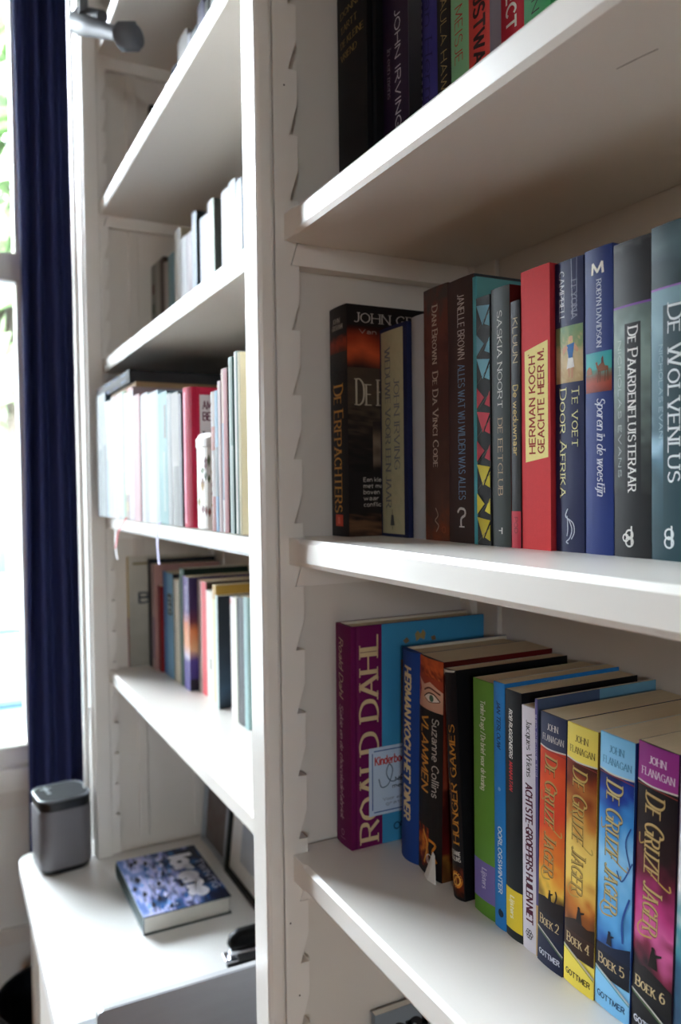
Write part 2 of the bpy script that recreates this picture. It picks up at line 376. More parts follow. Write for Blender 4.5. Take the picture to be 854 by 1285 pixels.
# ------------------------------------------------------------------ room
BY = .233                      # wall behind the bookcase
m = MB(); m.box(WX-.2, 3.2, -3.8, BY+.2, -.1, 0); struct('floor', m, WOOD)
m = MB(); m.box(WX-.2, 3.2, -3.8, BY+.2, 3.0, 3.1); struct('ceiling', m, CEIL)
m = MB(); m.box(WX-.2, 3.2, BY, BY+.2, 0, 3.0); struct('wall_back', m, WALL)
m = MB(); m.box(3.0, 3.2, -3.6, -2.1, 0, 3.0); m.box(3.0, 3.2, -1.5, BY, 0, 3.0); m.box(3.0, 3.2, -2.1, -1.5, 0, 1.55); m.box(3.0, 3.2, -2.1, -1.5, 2.25, 3.0); struct('wall_right', m, WALLW)
m = MB()
m.box(WX-.2, -.8, -3.8, -3.6, 0, 3); m.box(1.2, 3.2, -3.8, -3.6, 0, 3); m.box(-.8, 1.2, -3.8, -3.6, 0, 3)
struct('wall_front', m, WALLW)
WY0, WY1, WZ0, WZ1 = -1.06, -.066, .80, 2.9     # opening of the big window
m = MB()
m.box(WX-.2, WX, -3.6, WY0, 0, 3); m.box(WX-.2, WX, WY1, BY, 0, 3); m.box(WX-.2, WX, WY0, WY1, 0, WZ0); m.box(WX-.2, WX, WY0, WY1, WZ1, 3)
struct('wall_left', m, WALL)
# panelling under the window
m = MB(); m.box(WX, WX+.012, -3.5, BY, .36, .40); m.box(WX, WX+.018, -3.5, BY, 0, .16)
for y in (-2.3, -1.6, -.9, -.28): m.box(WX, WX+.010, y, y+.07, .16, WZ0-.1)
m.box(WX, WX+.010, -3.5, BY, WZ0-.10, WZ0-.056)
struct('baseboard_left', m, PAINTM)
m = MB(); m.box(WX-.199, WX, WY0+.001, WY1-.001, WZ0+.0008, WZ0+.006); m.box(WX+.0002, WX+.040, WY0-.05, WY1+.04, WZ0-.030, WZ0+.006); m.box(WX+.0001, WX+.02, WY0-.03, WY1+.03, WZ0-.055, WZ0-.0301)
struct('trim_1', m, PAINT)

def thin_glass():
    M = bpy.data.materials.new('window_glass'); M.use_nodes = True; nt = M.node_tree; nt.nodes.clear()
    o = nt.nodes.new('ShaderNodeOutputMaterial'); a = nt.nodes.new('ShaderNodeBsdfTransparent'); g = nt.nodes.new('ShaderNodeBsdfGlossy')
    a.inputs[0].default_value = (.96, .96, .96, 1); g.inputs['Roughness'].default_value = .02
    f = nt.nodes.new('ShaderNodeFresnel'); f.inputs['IOR'].default_value = 1.45; x = nt.nodes.new('ShaderNodeMixShader')
    nt.links.new(f.outputs[0], x.inputs[0]); nt.links.new(a.outputs[0], x.inputs[1]); nt.links.new(g.outputs[0], x.inputs[2]); nt.links.new(x.outputs[0], o.inputs[0])
    return M
GLASS = thin_glass()
def window(name, axis_x, u0, u1, z0, z1, p, rails, mulls, sgn):
    """fixed frame in a wall; u runs along the wall, p is the frame's centre plane"""
    m = MB()
    def bx(a, b, c, d, t=.03):
        if axis_x: m.box(p-t, p+t, a, b, c, d)
        else: m.box(a, b, p-t, p+t, c, d)
    w = .045
    bx(u0, u0+w, z0, z1); bx(u1-w, u1, z0, z1); bx(u0, u1, z0, z0+.05); bx(u0, u1, z1-.06, z1)
    for z, hh in rails: bx(u0, u1, z-hh, z+hh, .035)
    for u in mulls: bx(u-.03, u+.03, z0, z1)
    o = struct(name, m, PAINT, .004)
    g = MB()
    if axis_x: g.box(p-.003, p+.003, u0+.01, u1-.01, z0+.01, z1-.01)
    else: g.box(u0+.01, u1-.01, p-.003, p+.003, z0+.01, z1-.01)
    g.build('window_pane', GLASS, o)
window('window_1', True, WY0, WY1, WZ0, WZ1, WX-.03, [(2.034, .035)], [], 1)


window('window_2', True, -2.1, -1.5, 1.55, 2.25, 3.05, [], [], 1)

# ------------------------------------------------------------------ bookcase
LEDGE0, PITCH_N, STEP = 1.692, .06132, .3066
bookcase = empty('bookcase', (-.72, .1, 0), 'white painted built-in bookcase with two bays, toothed shelf rails and a thick upright', 'bookcase')
def part(name, mb, material=PAINT, bevel=0):
    o = mb.build(name, material, bookcase, bevel); o.location = -bookcase.location
    return o
BK = .226
zmin = {'l': .75, 'r': .02}
m = MB(); m.box(-1.70, .36, BK, BK+.006, .02, 2.97); part('back_panel', m, PAINTM)
# uprights: stile at the front, panel behind it
m = MB(); m.box(-.740, -.70, -.027, -.0094, .02, 2.97); part('stile', m, PAINT, .004)
m = MB(); m.box(-.7225, -.718, -.0005, BK-.0005, .02, 2.97); part('side_panel', m, PAINTM)
m = MB(); m.box(-1.73, -1.61, -.030, -.0005, .751, 2.97); m.box(-1.73, -1.70, -.036, -.030, .751, 2.97); m.box(-1.645, -1.625, -.034, -.030, .751, 2.97); part('stile', m, PAINT, .004)
m = MB(); m.box(-1.64, -1.624, -.0005, BK-.0005, .751, 2.97); part('side_panel', m, PAINTM)
m = MB(); m.box(.18, .30, -.027, -.0005, .02, 2.97); part('stile', m, PAINT, .004)
m = MB(); m.box(.194, .21, -.0005, BK-.0005, .02, 2.97); part('side_panel', m, PAINTM)
m = MB(); m.box(-1.73, .30, -.03, BK, 2.94, 2.99); part('cornice', m, PAINT, .004)
# raised framing on the panels
m = MB()
for z0, z1 in ((.775, 2.93),):
    m.box(-1.624, -1.619, .055, .075, z0, z1); m.box(-1.624, -1.619, .170, .187, z0, z1)
part('panel_moulding', m, PAINTM, .002)
m = MB(); m.box(-.7175, -.665, BK-.006, BK, .05, 2.93); part('panel_moulding', m, PAINTM, .001)
m = MB(); m.box(-1.62, -1.56, BK-.006, BK, .76, 2.93); part('panel_moulding', m, PAINTM, .001)

def rack(x0, x1, zlo, front):
    pts = []
    a, bnot, tip = (-.009 if x0 < 0 and x0 > -1 else -.0003), .0062, .0152
    if not front: a = BK-.0005
    k0 = math.ceil((zlo+.03-LEDGE0)/PITCH_N); k1 = int((2.9-LEDGE0)/PITCH_N)
    prof = [(tip, zlo)]
    for k in range(k0, k1+1):
        z = LEDGE0+k*PITCH_N
        prof += [(tip, z), (bnot, z), (tip, z+.0295)]
    prof += [(tip, 2.93)]
    if front: poly = [(a if z0_ok else a, z) for z0_ok, z in ((1, zlo),)]+[(y, z) for y, z in prof]+[(a, 2.93)]
    else: poly = [(a, zlo)]+[(BK+.0152-.0005-y-.0152+.0, z) for y, z in prof]+[(a, 2.93)]
    if not front: poly = [(a, zlo)]+[(a-(y-.0), z) for y, z in prof]+[(a, 2.93)]
    # split into convex slices: one per tooth
    m = MB()
    E = (lambda y: y) if front else (lambda y: a-y)
    bnd = [zlo]+[LEDGE0+k*PITCH_N for k in range(k0, k1+1)]+[2.93]
    for i in range(len(bnd)-1):
        z0, z1 = bnd[i], bnd[i+1]
        if i == 0: q = [(a, z0), (E(tip), z0), (E(tip), z1), (a, z1)]
        else: q = [(a, z0), (E(bnot), z0), (E(tip), z0+.0295), (E(tip), z1), (a, z1)]
        m.prism([(y, z) for y, z in q], 0, x0, x1)
    part('notched_rail', m, PAINT, 0)
for x0, x1, zl in ((-.7179, -.7005, .05), (-.7365, -.7232, .755), (-1.6239, -1.6105, .755), (.1805, .1939, .05)):
    rack(x0, x1, zl, True); rack(x0, x1, zl, False)
TH = .0255
def shelf_z(j): return LEDGE0+.022-STEP*j          # underside
def ledge_z(j): return LEDGE0-STEP*j
def cleat(xa, xb, j):
    z0, z1 = ledge_z(j)+.0004, shelf_z(j)-.0003; dy = .0115*.022/.0295*.78; y0, y1 = .0072, BK-.0005-.0072
    m = MB(); m.prism([(y0, z0), (y1, z0), (y1-dy, z1), (y0+dy, z1)], 0, xa, xb); part('cleat', m, PAINT)
def shelf(xa, xb, j, tab):
    z0, z1 = shelf_z(j), shelf_z(j)+TH; y1 = BK-.001
    def ring(x, c, d):
        # front chamfer c on top and d at the bottom
        return [(x, d*.55, z0), (x, 0, z0+d), (x, 0, z1-c), (x, c*.8, z1), (x, y1, z1), (x, y1, z0)]
    e = .0006
    rings = [ring(xa, e, e), ring(xa+.021, e, e), ring(xa+.026, .0042, .0042), ring(xb-.026, .0042, .0042), ring(xb-.021, e, e), ring(xb, e, e)]
    m = MB(); m.loft(rings)
    m.box(xa-.0135, xa, .017, y1-.017, z0, z1); m.box(xb, xb+.0135, .017, y1-.017, z0, z1)
    part('shelf', m, PAINT)
for j in (-3, -2, -1, 0, 1, 2, 3):
    shelf(-.7, .18, j, 1)
    cleat(-.7179, -.7006, j); cleat(.1806, .1939, j)
    if j < 3:
        shelf(-1.61, -.737, j, 1); cleat(-1.6239, -1.6106, j); cleat(-.7365, -.7232, j)
# small dark nail and screw marks
SCREW = mat('dark_screw', '#5a5148', .5)
for y, z in ((.0045, .9865), (.002, 1.86), (-.004, 1.06)):
    m = MB(); m.tube([(-.7006, y, z), (-.7002, y, z)], .0009, 8, '#4a4038'); part('screw_head', m, SCREW)
# small crack in the underside of the upper shelf
m = MB()
zc = shelf_z(0)-.00015
for (xa, ya), (xb, yb) in (((-.335, .048), (-.322, .050)), ((-.322, .050), (-.310, .0525))):
    m.quad([(xa, ya, zc), (xb, yb, zc), (xb, yb+.0009, zc), (xa, ya+.0006, zc)], '#5d4a38')
part('crack', m, COVM)

# ------------------------------------------------------------------ desk
desk = empty('desk', (-1.2, 0, 0), 'white desk with rounded corner running under the far bay of the bookcase', 'desk')
def dpart(name, mb, material=PAINT, bevel=0):
    o = mb.build(name, material, desk, bevel); o.location = -desk.location; return o
r = .035; cx, cy = -1.715+r, -.17+r
out = [(cx+r*math.cos(t), cy+r*math.sin(t)) for t in [math.pi+math.pi/2*k/8 for k in range(9)]]+[(-.74, -.172), (-.74, BK-.001), (-1.715, BK-.001)]
DESKM = mat('white_desk_laminate', '#eeece8', .32, noise=.015, nscale=4)
m = MB(); m.prism(out, 2, .722, .75); dpart('tabletop', m, DESKM, .003)
m = MB(); m.box(-1.40, -.745, -.150, .2, .02, .7215)
dpart('drawer_unit', m, PAINTM, .003)
for z0, z1 in ((.06, .27), (.28, .49), (.50, .70)):
    m = MB(); m.box(-1.385, -.76, -.166, -.1505, z0, z1); d = dpart('drawer_front', m, PAINTM, .003)
    h = MB(); h.tube([(-1.09, -.166, (z0+z1)/2), (-1.09, -.186, (z0+z1)/2)], .008, 12); h.tube([(-1.09, -.184, (z0+z1)/2), (-1.09, -.194, (z0+z1)/2)], .014, 14)
    h.build('knob', PAINTM, d)
for y in (-.15, .165):
    m = MB(); m.box(-1.70, -1.66, y, y+.04, 0, .7215); dpart('leg', m, PAINTM, .003)

# ------------------------------------------------------------------ books in the near bay
ZM, ZB, ZT = shelf_z(1)+TH, shelf_z(2)+TH, shelf_z(0)+TH
GM, GB, GT = 'books on the middle shelf of the near bay', 'books on the lower shelf of the near bay', 'books on the upper shelf of the near bay'
def R(u0, u1, v0, v1, c): return ('r', u0, u1, v0, v1, c)
def G(u0, u1, v0, v1, stops, amt=.2, sc=200, seed=1): return ('g', u0, u1, v0, v1, stops, amt, sc, seed)
def T(s, u0, u1, v0, v1, c, st=SANS, k='t'): return (k, s, u0, u1, v0, v1, c, st)
NIGHT = [(0, '#2a0f0c'), (.3, '#8c2f16'), (.5, '#c2491f'), (.7, '#5a1e12'), (1, '#1d1412')]

# --- middle shelf
book('thick black paperback with gold title and red square, spine nearest the upright', -.7135, .036, .052, ZM, .223, kind='paper', col='#1d1817', group=GM,
 spine=[T('JOHN', .24, .66, .052, .072, '#b9b2a6', SER, 'h'), T('GRISHAM', .2, .8, .08, .1, '#b9b2a6', SER, 'h'),
  G(0, 1, .125, .2, [(0, '#2a1512'), (.5, '#a33a1c'), (1, '#5e2a1c')], .5, 260, 3), G(0, 1, .2, .305, [(0, '#37302c'), (.6, '#2a2625'), (1, '#171413')], .9, 420, 5),
  T('De Erfpachters', .26, .78, .345, .895, '#c98f3d', SERSC), R(.3, .72, .905, .955, '#cf4c36'), ('p', [(.45, .915), (.55, .915), (.58, .945), (.42, .945)], '#e0705a')],
 cover=[G(.0, 1, .09, .27, [(0, '#2a1310'), (.35, '#93331a'), (.6, '#c4512a'), (1, '#2b1a16')], .35, 60, 7), T('JOHN GRISHAM', .06, .94, .035, .075, '#b5aea6', SER, 'h'), T('Van de auteur van', .1, .8, .105, .122, '#9a9088', SANS, 'h'),
  G(0, 1, .27, .72, [(0, '#40352b'), (.35, '#4a3d30'), (.6, '#241d19'), (1, '#161212')], .8, 330, 9), T('De Erfpachters', .07, .95, .32, .43, '#b8ad98', SERSC, 'h'),
  G(.2, .8, .5, .72, [(0, '#2c2420'), (.5, '#7d6a58'), (1, '#1d1715')], .7, 100, 4), G(0, 1, .9, 1, [(0, '#181312'), (.5, '#6a4a33'), (1, '#33231b')], 1, 330, 11)]+
  [T(s, .12, w, .745+i*.027, .762+i*.027, '#c9c2b8', SANS, 'h') for i, (s, w) in enumerate((('Een kleine gemeenschap', .62), ('met man en macht', .52), ('boven water', .4), ('waar doorbij', .45), ('conflicten ontstaan', .55)))])
book('hardcover with a mottled cream spine label and navy edges, second on the middle shelf', -.677, .0495, .088, ZM, .1996, D=.122, kind='hard', col='#1f2547', group=GM, bulge=.0012,
 spine=[G(.06, .88, .018, .985, [(0, '#b5b090'), (.5, '#aaa889'), (1, '#b7b292')], .9, 260, 13), T('JOHN IRVING', .56, .74, .25, .68, '#6b7078', SERSC), T('WEDUWE VOOR EEN JAAR', .22, .42, .1, .86, '#6b7078', SERSC),
  ('c', .46, .915, .0022, 0, '#4c4f52'), ('p', [(.42, .895), (.5, .895), (.54, .945), (.38, .945)], '#4c4f52'), ('l', [(.46, .87), (.46, .965)], .0008, '#4c4f52')])
book('plain light grey slim paperback wedged behind the cream labelled book', -.627, .0215, .093, ZM, .2024, D=.12, col='#aeb1b5', group=GM)
book('reddish brown mottled paperback with pale capitals down its spine', -.6013, .0368, .09, ZM, .2202, col='#4c342f', group=GM,
 spine=[G(0, 1, 0, 1, [(0, '#4a403c'), (.12, '#6e3d34'), (.3, '#55302b'), (.6, '#4b3029'), (.85, '#54372e'), (1, '#7a3c25')], .35, 110, 17), T('Dan Brown', .4, .62, .075, .30, '#c5b4a4', SERSC), T('De Da Vinci Code', .4, .62, .335, .71, '#c5b4a4', SERSC),
  ('l', [(.48, .87), (.58, .9), (.46, .92), (.6, .94), (.5, .965)], .0009, '#b09a88'), ('c', .8, .955, .003, .001, '#8c4a30')])
book('dark maroon paperback with white and blue lettering and a white hook emblem', -.564, .0368, .09, ZM, .2187, col='#463231', group=GM, front='#3c4044',
 spine=[G(0, 1, 0, 1, [(0, '#40302f'), (.5, '#4c3433'), (1, '#40302e')], .2, 90, 19), T('JANELLE BROWN', .42, .66, .06, .305, '#cdc7c3', SANS), T('ALLES WAT WIJ WILDEN WAS ALLES', .42, .66, .325, .835, '#7fa6cb', SANS),
  ('l', [(.36, .885), (.45, .87), (.62, .873), (.64, .893), (.5, .908), (.5, .94)], .0021, '#d8d4d0'), R(.42, .62, .936, .941, '#d8d4d0')])
book('tall turquoise book with only a thin spine and the top of its cover showing', -.5268, .0055, .089, ZM, .2146, D=.126, col='#4fa6b4', front='#62a3a6', group=GM)
tri = []
for i in range(9):
    v0, v1 = .03+i*.107, .03+(i+1)*.107; c = ['#5b94a8', '#6aa5b8', '#74b2c4', '#c23145', '#d03348', '#b92c40', '#d2bf2c', '#dccb34', '#c9b526'][i]
    tri += [('p', [(.02, v0), (.98, v0+.012), (.5, v1-.02)], c) if i % 2 == 0 else ('p', [(.02, v0+.01), (.02, v1-.01), (.6, (v0+v1)/2)], c)]
    tri += [('p', [(.98, v0+.03), (.98, v1-.012), (.62, v1-.025)], c), ('l', [(.02, v1), (.98, v0+.04)], .0004, '#5a544a')]
book('black book with blue, red and yellow triangle pattern on its spine', -.521, .0175, .088, ZM, .1965, D=.12, col='#17181a', group=GM, spine=tri, bulge=.0004)
book('dark green-grey paperback with pale author lettering and tan title', -.503, .0225, .088, ZM, .1989, col='#333a37', front='#4c1613', group=GM,
 spine=[T('SASKIA NOORT', .4, .64, .09, .465, '#cfcdc4', SER), T('DE EETCLUB', .4, .64, .505, .80, '#b69a78', SER), R(.42, .62, .935, .939, '#b9b6ae'), R(.56, .62, .925, .95, '#b9b6ae')])
book('slim black paperback with tan lettering and a red block at its foot', -.480, .0107, .089, ZM, .1849, col='#211e1f', group=GM,
 spine=[T('KLUUN', .3, .78, .07, .25, '#bba57e', SANS), T('De weduwnaar', .3, .78, .34, .625, '#c4a55c', SANS), R(0, 1, .85, 1, '#b8283a'), T('POD', .35, .7, .875, .94, '#6e1420', SANS)])
book('bright red hardcover with a tilted yellow label', -.4689, .031, .09, ZM, .2043, D=.13, kind='hard', col='#d23c3f', front='#b02a30', group=GM, bulge=.0004, material=CLOTHC,
 spine=[('p', [(.13, .288), (.93, .264), (.93, .672), (.15, .687)], '#f6e496'), T('HERMAN KOCH', .29, .5, .31, .655, '#9c2f22', (.19, .17, 0, 0, 0), 'u'), T('GEACHTE HEER M.', .6, .8, .29, .655, '#9c2f22', (.19, .17, 0, 0, 0), 'u'), ('p', [(.24, .305), (.3, .3), (.3, .306)], '#9c2f22')])
book('navy paperback with a worn spine and a photo of a walking woman', -.4375, .0278, .094, ZM, .2028, col='#232a50', group=GM,
 spine=[G(0, 1, 0, 1, [(0, '#252b54'), (.5, '#242a50'), (1, '#20264a')], .25, 330, 23), T('CAMPBELL', .18, .36, .035, .205, '#c9cad6', SER), T('FFYONA', .62, .8, .075, .205, '#8f93ab', SER),
  ('l', [(.62, .0), (.66, .2)], .0007, '#a9adc0'), ('l', [(.8, .0), (.78, .18)], .0006, '#8388a3'),
  G(.04, .98, .225, .418, [(0, '#75946a'), (.3, '#8a9a68'), (.42, '#b9a77c'), (.7, '#c9b083'), (1, '#b79a6c')], .5, 420, 27),
  ('p', [(.53, .262), (.66, .262), (.68, .295), (.5, .295)], '#d9c27f'), ('c', .6, .27, .0019, 0, '#d8a988'), ('p', [(.46, .29), (.72, .285), (.66, .335), (.52, .335)], '#2f6fae'), ('p', [(.3, .3), (.46, .29), (.5, .3), (.34, .325)], '#c99776'), ('p', [(.72, .287), (.86, .31), (.82, .32), (.7, .305)], '#c99776'),
  ('p', [(.51, .335), (.68, .335), (.72, .368), (.46, .372)], '#e6e2da'), ('p', [(.5, .37), (.57, .37), (.57, .4), (.53, .4)], '#c28f6e'), ('p', [(.62, .37), (.69, .37), (.67, .405), (.62, .405)], '#c28f6e'),
  T('Te voet', .64, .86, .435, .64, '#d9d29c', SERSC), T('Door Afrika', .2, .44, .44, .81, '#d9d29c', SERSC),
  ('l', [(.48, .85), (.4, .875), (.52, .89), (.62, .92), (.55, .95), (.42, .965), (.5, .97)], .0009, '#c2c6d6'), ('l', [(.5, .885), (.66, .9), (.7, .93), (.6, .955)], .0008, '#c2c6d6'), ('l', [(.46, .875), (.48, .92), (.45, .945)], .0007, '#c2c6d6')])
book('dark blue paperback with a white letter M and a desert camel picture', -.4093, .0251, .0945, ZM, .2038, col='#1e3273', group=GM,
 spine=[T('M', .32, .72, .05, .084, '#e9e6df', (.28, .2, 0, 0, 0), 'h'), T('ROBYN DAVIDSON', .48, .64, .105, .322, '#c6cbe0', SER), G(.06, .97, .338, .395, [(0, '#2f98a0'), (1, '#3fa29c')], .15, 80, 29), G(.06, .97, .395, .468, [(0, '#4f9080'), (.3, '#7c4a33'), (.6, '#a3402a'), (1, '#7a2f22')], .2, 220, 31),
  ('p', [(.5, .385), (.6, .378), (.7, .368), (.76, .385), (.86, .388), (.87, .4), (.52, .404)], '#7b4426'), ('p', [(.64, .36), (.7, .352), (.72, .375), (.64, .378)], '#5b2d22'), ('p', [(.44, .372), (.5, .37), (.54, .39), (.5, .396)], '#7b4426'), ('l', [(.55, .4), (.52, .438)], .0007, '#6a3a22'), ('l', [(.6, .4), (.6, .436)], .0007, '#6a3a22'), ('l', [(.78, .4), (.76, .436)], .0007, '#6a3a22'), ('l', [(.85, .4), (.86, .434)], .0007, '#6a3a22'), ('p', [(.1, .392), (.2, .382), (.3, .39), (.32, .408), (.12, .41)], '#8a5230'),
  T('Sporen in de woestijn', .5, .76, .488, .805, '#cfd2e2', ITAL)])
LEATHER = [(0, '#303034'), (.07, '#4a494b'), (.12, '#343437'), (.2, '#28282b')]
book('dark paperback with purple line and white title on a black band', -.3838, .0302, .0949, ZM, .2012, D=.138, col='#232426', group=GM,
 spine=[G(0, 1, 0, .2, LEATHER, .25, 120, 33), R(0, 1, .2, .207, '#7b4f9c'), G(0, 1, .207, .8, [(0, '#62736f'), (.2, '#84978f'), (.42, '#71807a'), (.7, '#3f4443'), (1, '#222325')], .35, 110, 35), G(.34, .76, .26, .8, [(0, '#1a1b1d'), (1, '#232426')], .05, 100, 3),
  T('De Paardenfluisteraar', .43, .68, .275, .79, '#e8e6e2', SERSC), T('NICHOLAS EVANS', .14, .235, .31, .745, '#c3cbc9', LIGHT), ('c', .46, .927, .0034, .0011, '#dedcd8'), ('c', .46, .95, .0036, .0011, '#dedcd8'), ('c', .36, .938, .0028, .0010, '#dedcd8'), ('l', [(.52, .9), (.52, .962)], .0012, '#dedcd8')])
book('dark teal paperback with purple line and misty blue picture, last in its row', -.3532, .0322, .0949, ZM, .2032, D=.138, col='#28444c', group=GM,
 spine=[G(0, 1, 0, .185, [(0, '#3b5158'), (.3, '#4d666d'), (.6, '#33484f'), (1, '#26393f')], .2, 90, 37), R(0, 1, .185, .191, '#8a60ac'), G(0, 1, .191, .95, [(0, '#6f8f9a'), (.15, '#7fa0ab'), (.3, '#5a7a86'), (.5, '#45626e'), (.58, '#8fb4c8'), (.66, '#4b6f80'), (.8, '#30505a'), (1, '#28444c')], .25, 60, 39), G(.3, .93, .24, .98, [(0, '#2b4249'), (1, '#28444c')], .05, 60, 4),
  T('De Wolvenlus', .42, .74, .245, .765, '#dfe6e8', SERSC), T('NICHOLAS EVANS', .2, .29, .355, .655, '#a9c3cb', LIGHT), ('c', .44, .92, .0036, .0011, '#dde4e6'), ('c', .44, .945, .0038, .0011, '#dde4e6'), ('l', [(.5, .895), (.5, .957)], .0012, '#dde4e6')])

# --- lower shelf
book('tall maroon hardcover with big cream cover letters and a square white sticker', -.7125, .032, .052, ZB, .2194, D=.158, kind='hard', col='#6a124e', front='#6a124e', group=GB, bulge=.0015, lean=.003,
 spine=[T('Roald Dahl', .3, .56, .06, .325, '#d3c0a8', SCRIPT), T('Sjakie en de chocoladefabriek', .34, .56, .36, .88, '#caa9b4', SCRIPT), ('c', .5, .94, .003, .0006, '#b98ba4'), R(.36, .66, .965, .967, '#b98ba4')],
 cover=[R(.215, 1, 0, 1, '#3f93bf'), T('ROALD DAHL', .06, .185, .04, .965, '#d9c294', SERB, 'u'), R(.355, .44, .17, .56, '#8b7552'), R(.37, .425, .19, .54, '#a98f62'),
  ('p', [(.46, .06), (.48, .045), (.5, .062), (.52, .042), (.54, .06), (.53, .09), (.5, .08), (.47, .095)], '#a8925a'), ('p', [(.37, .085), (.4, .07), (.42, .09), (.39, .1)], '#7a6448'), ('p', [(.58, .08), (.61, .075), (.62, .095), (.59, .098)], '#7a6448'),
  R(.12, .6, .555, .865, '#c3d4e6'), ('l', [(.155, .572), (.58, .572)], .0011, '#3c5f9c'), ('l', [(.155, .85), (.58, .85)], .0011, '#3c5f9c'), ('l', [(.145, .58), (.145, .84)], .0011, '#3c5f9c'),
  ('l', [(.19, .70), (.21, .74), (.26, .73), (.29, .67), (.265, .64), (.245, .68), (.28, .72), (.34, .71), (.4, .66)], .0011, '#51657c'), T('Kinderboekenweek', .165, .57, .6, .635, '#c63a3a', BOLD, 'h'), T('Neem dit boek', .31, .6, .705, .722, '#3a4658', BOLD, 'h'), T('mee naar huis', .29, .6, .735, .752, '#3a4658', BOLD, 'h'), T('Voor elk kind en ieder', .22, .6, .79, .803, '#54627a', SANS, 'h'), T('gratis te lezen', .24, .6, .812, .825, '#54627a', SANS, 'h'),
  ('c', .32, .93, .004, .0014, '#22506e'), ('c', .36, .925, .003, .0012, '#22506e')])
book('royal blue hardcover with cream bold capitals reading down the spine', -.656, .0325, .09, ZB, .2002, D=.132, kind='hard', col='#21458f', group=GB, bulge=.005, lean=.0065, front='#1c2c5c',
 spine=[T('HERMAN KOCH HET DINER', .36, .66, .075, .80, '#d8c79c', (.24, .2, 0, .12, 0))])
FIRE = [(0, '#1a1514'), (.25, '#b5451c'), (.45, '#e08a2c'), (.6, '#8c2a16'), (1, '#181413')]
book('black paperback with a red-haired face at the top and flames at the foot', -.623, .0375, .091, ZB, .1995, D=.138, col='#1c1a1a', front='#5a0f10', group=GB, lean=.006, bulge=.003,
 spine=[G(0, 1, 0, .115, [(0, '#b8512c'), (.4, '#d2622e'), (.7, '#7d2718'), (1, '#c96b3a')], .9, 330, 41), G(0, 1, .1, .235, [(0, '#e3b59a'), (.5, '#dcae93'), (1, '#cf9c84')], .3, 150, 43),
  ('p', [(0, .1), (.3, .125), (.55, .105), (1, .14), (1, .09), (0, .085)], '#a8432a'), ('p', [(0, .1), (.14, .15), (.02, .22)], '#a8432a'), ('l', [(.3, .15), (.55, .132), (.92, .15)], .0016, '#6a3224'),
  ('p', [(.34, .178), (.5, .16), (.7, .16), (.9, .182), (.7, .194), (.5, .194)], '#f0e6dc'), ('c', .62, .177, .0031, 0, '#4a6a58'), ('c', .62, .177, .0015, 0, '#0d0d0d'), ('l', [(.3, .18), (.5, .157), (.72, .157), (.92, .182)], .0011, '#2a1512'), ('l', [(.36, .184), (.55, .197), (.9, .185)], .0006, '#5a3024'),
  R(0, 1, .235, 1, '#1c1a1a'), T('VLAMMEN', .18, .5, .265, .615, '#d9983a', (.15, .13, 0, .05, 0)), T('Suzanne Collins', .66, .88, .265, .625, '#b9b3ab', SANS),
  G(.05, .55, .78, .97, FIRE, .9, 260, 45), ('l', [(.55, .83), (.8, .84), (.7, .88), (.85, .92)], .0026, '#d8862c'), ('l', [(.3, .8), (.5, .86), (.36, .95)], .0022, '#e2a040'), ('c', .58, .92, .0048, .0008, '#e8e2d8'), ('l', [(.5, .9), (.6, .95), (.7, .94)], .0009, '#e8e2d8')],
 cover=[G(0, .5, 0, 1, [(0, '#4a120f'), (.3, '#7a2818'), (.55, '#93402a'), (.6, '#3c0c0d'), (.88, '#5c1212'), (.9, '#8a5a22'), (1, '#5a3416')], .3, 60, 47)])
book('worn black paperback leaning back with gold lettering and a burning ring emblem', -.565, .017, .09, ZB, .1956, D=.136, col='#18161a', front='#121214', group=GB, lean=-.0115, bulge=.0025,
 spine=[T('HUNGER GAMES', .38, .8, .24, .755, '#c98a35', SERB, 'u'), T('THE', .1, .3, .48, .56, '#c98a35', SER, 'u'), T('SUZANNE', .08, .85, .79, .808, '#d9d6d0', BOLD, 'h'), T('COLLINS', .08, .85, .815, .833, '#d9d6d0', BOLD, 'h'),
  G(.04, .96, .855, .985, [(0, '#2a1510'), (.5, '#7d2f14'), (1, '#2a1510')], .9, 330, 49), ('c', .5, .915, .0072, .0022, '#e0862c'), ('c', .5, .915, .0054, .0012, '#f2c260'), ('l', [(.3, .93), (.5, .905), (.72, .9)], .0016, '#d89a3e'), ('l', [(.5, .905), (.55, .945)], .0013, '#d89a3e'),
  ('p', [(0, 0), (1, 0), (.95, .008), (.3, .012), (0, .03)], '#dcd8d0'), ('l', [(.16, .06), (.1, .3), (.14, .5)], .0006, '#b9b4ac')])
book('light green paperback with a purple block near its foot', -.5395, .0285, .095, ZB, .1945, D=.13, col='#6aa23c', group=GB,
 spine=[T('Tonke Dragt / De brief voor de koning', .4, .6, .085, .465, '#e8efdc', BOLD), R(0, 1, .77, .935, '#8377c0'), T('Lijsters', .42, .62, .8, .885, '#dcd6ee', BOLD)])
book('bright blue paperback with navy author name and white title lower down', -.5105, .0137, .094, ZB, .1978, D=.138, col='#2787d6', front='#1f78c0', group=GB,
 spine=[T('JAN TERLOUW', .36, .66, .075, .265, '#173a6c', BOLDI), T('OORLOGSWINTER', .4, .72, .585, .855, '#d5e4f2', BOLD), ('c', .55, .43, .0016, 0, '#7fb4e4'), ('c', .62, .935, .003, 0, '#1b2c46'), ('p', [(.4, .925), (.62, .915), (.6, .945)], '#1b2c46')])
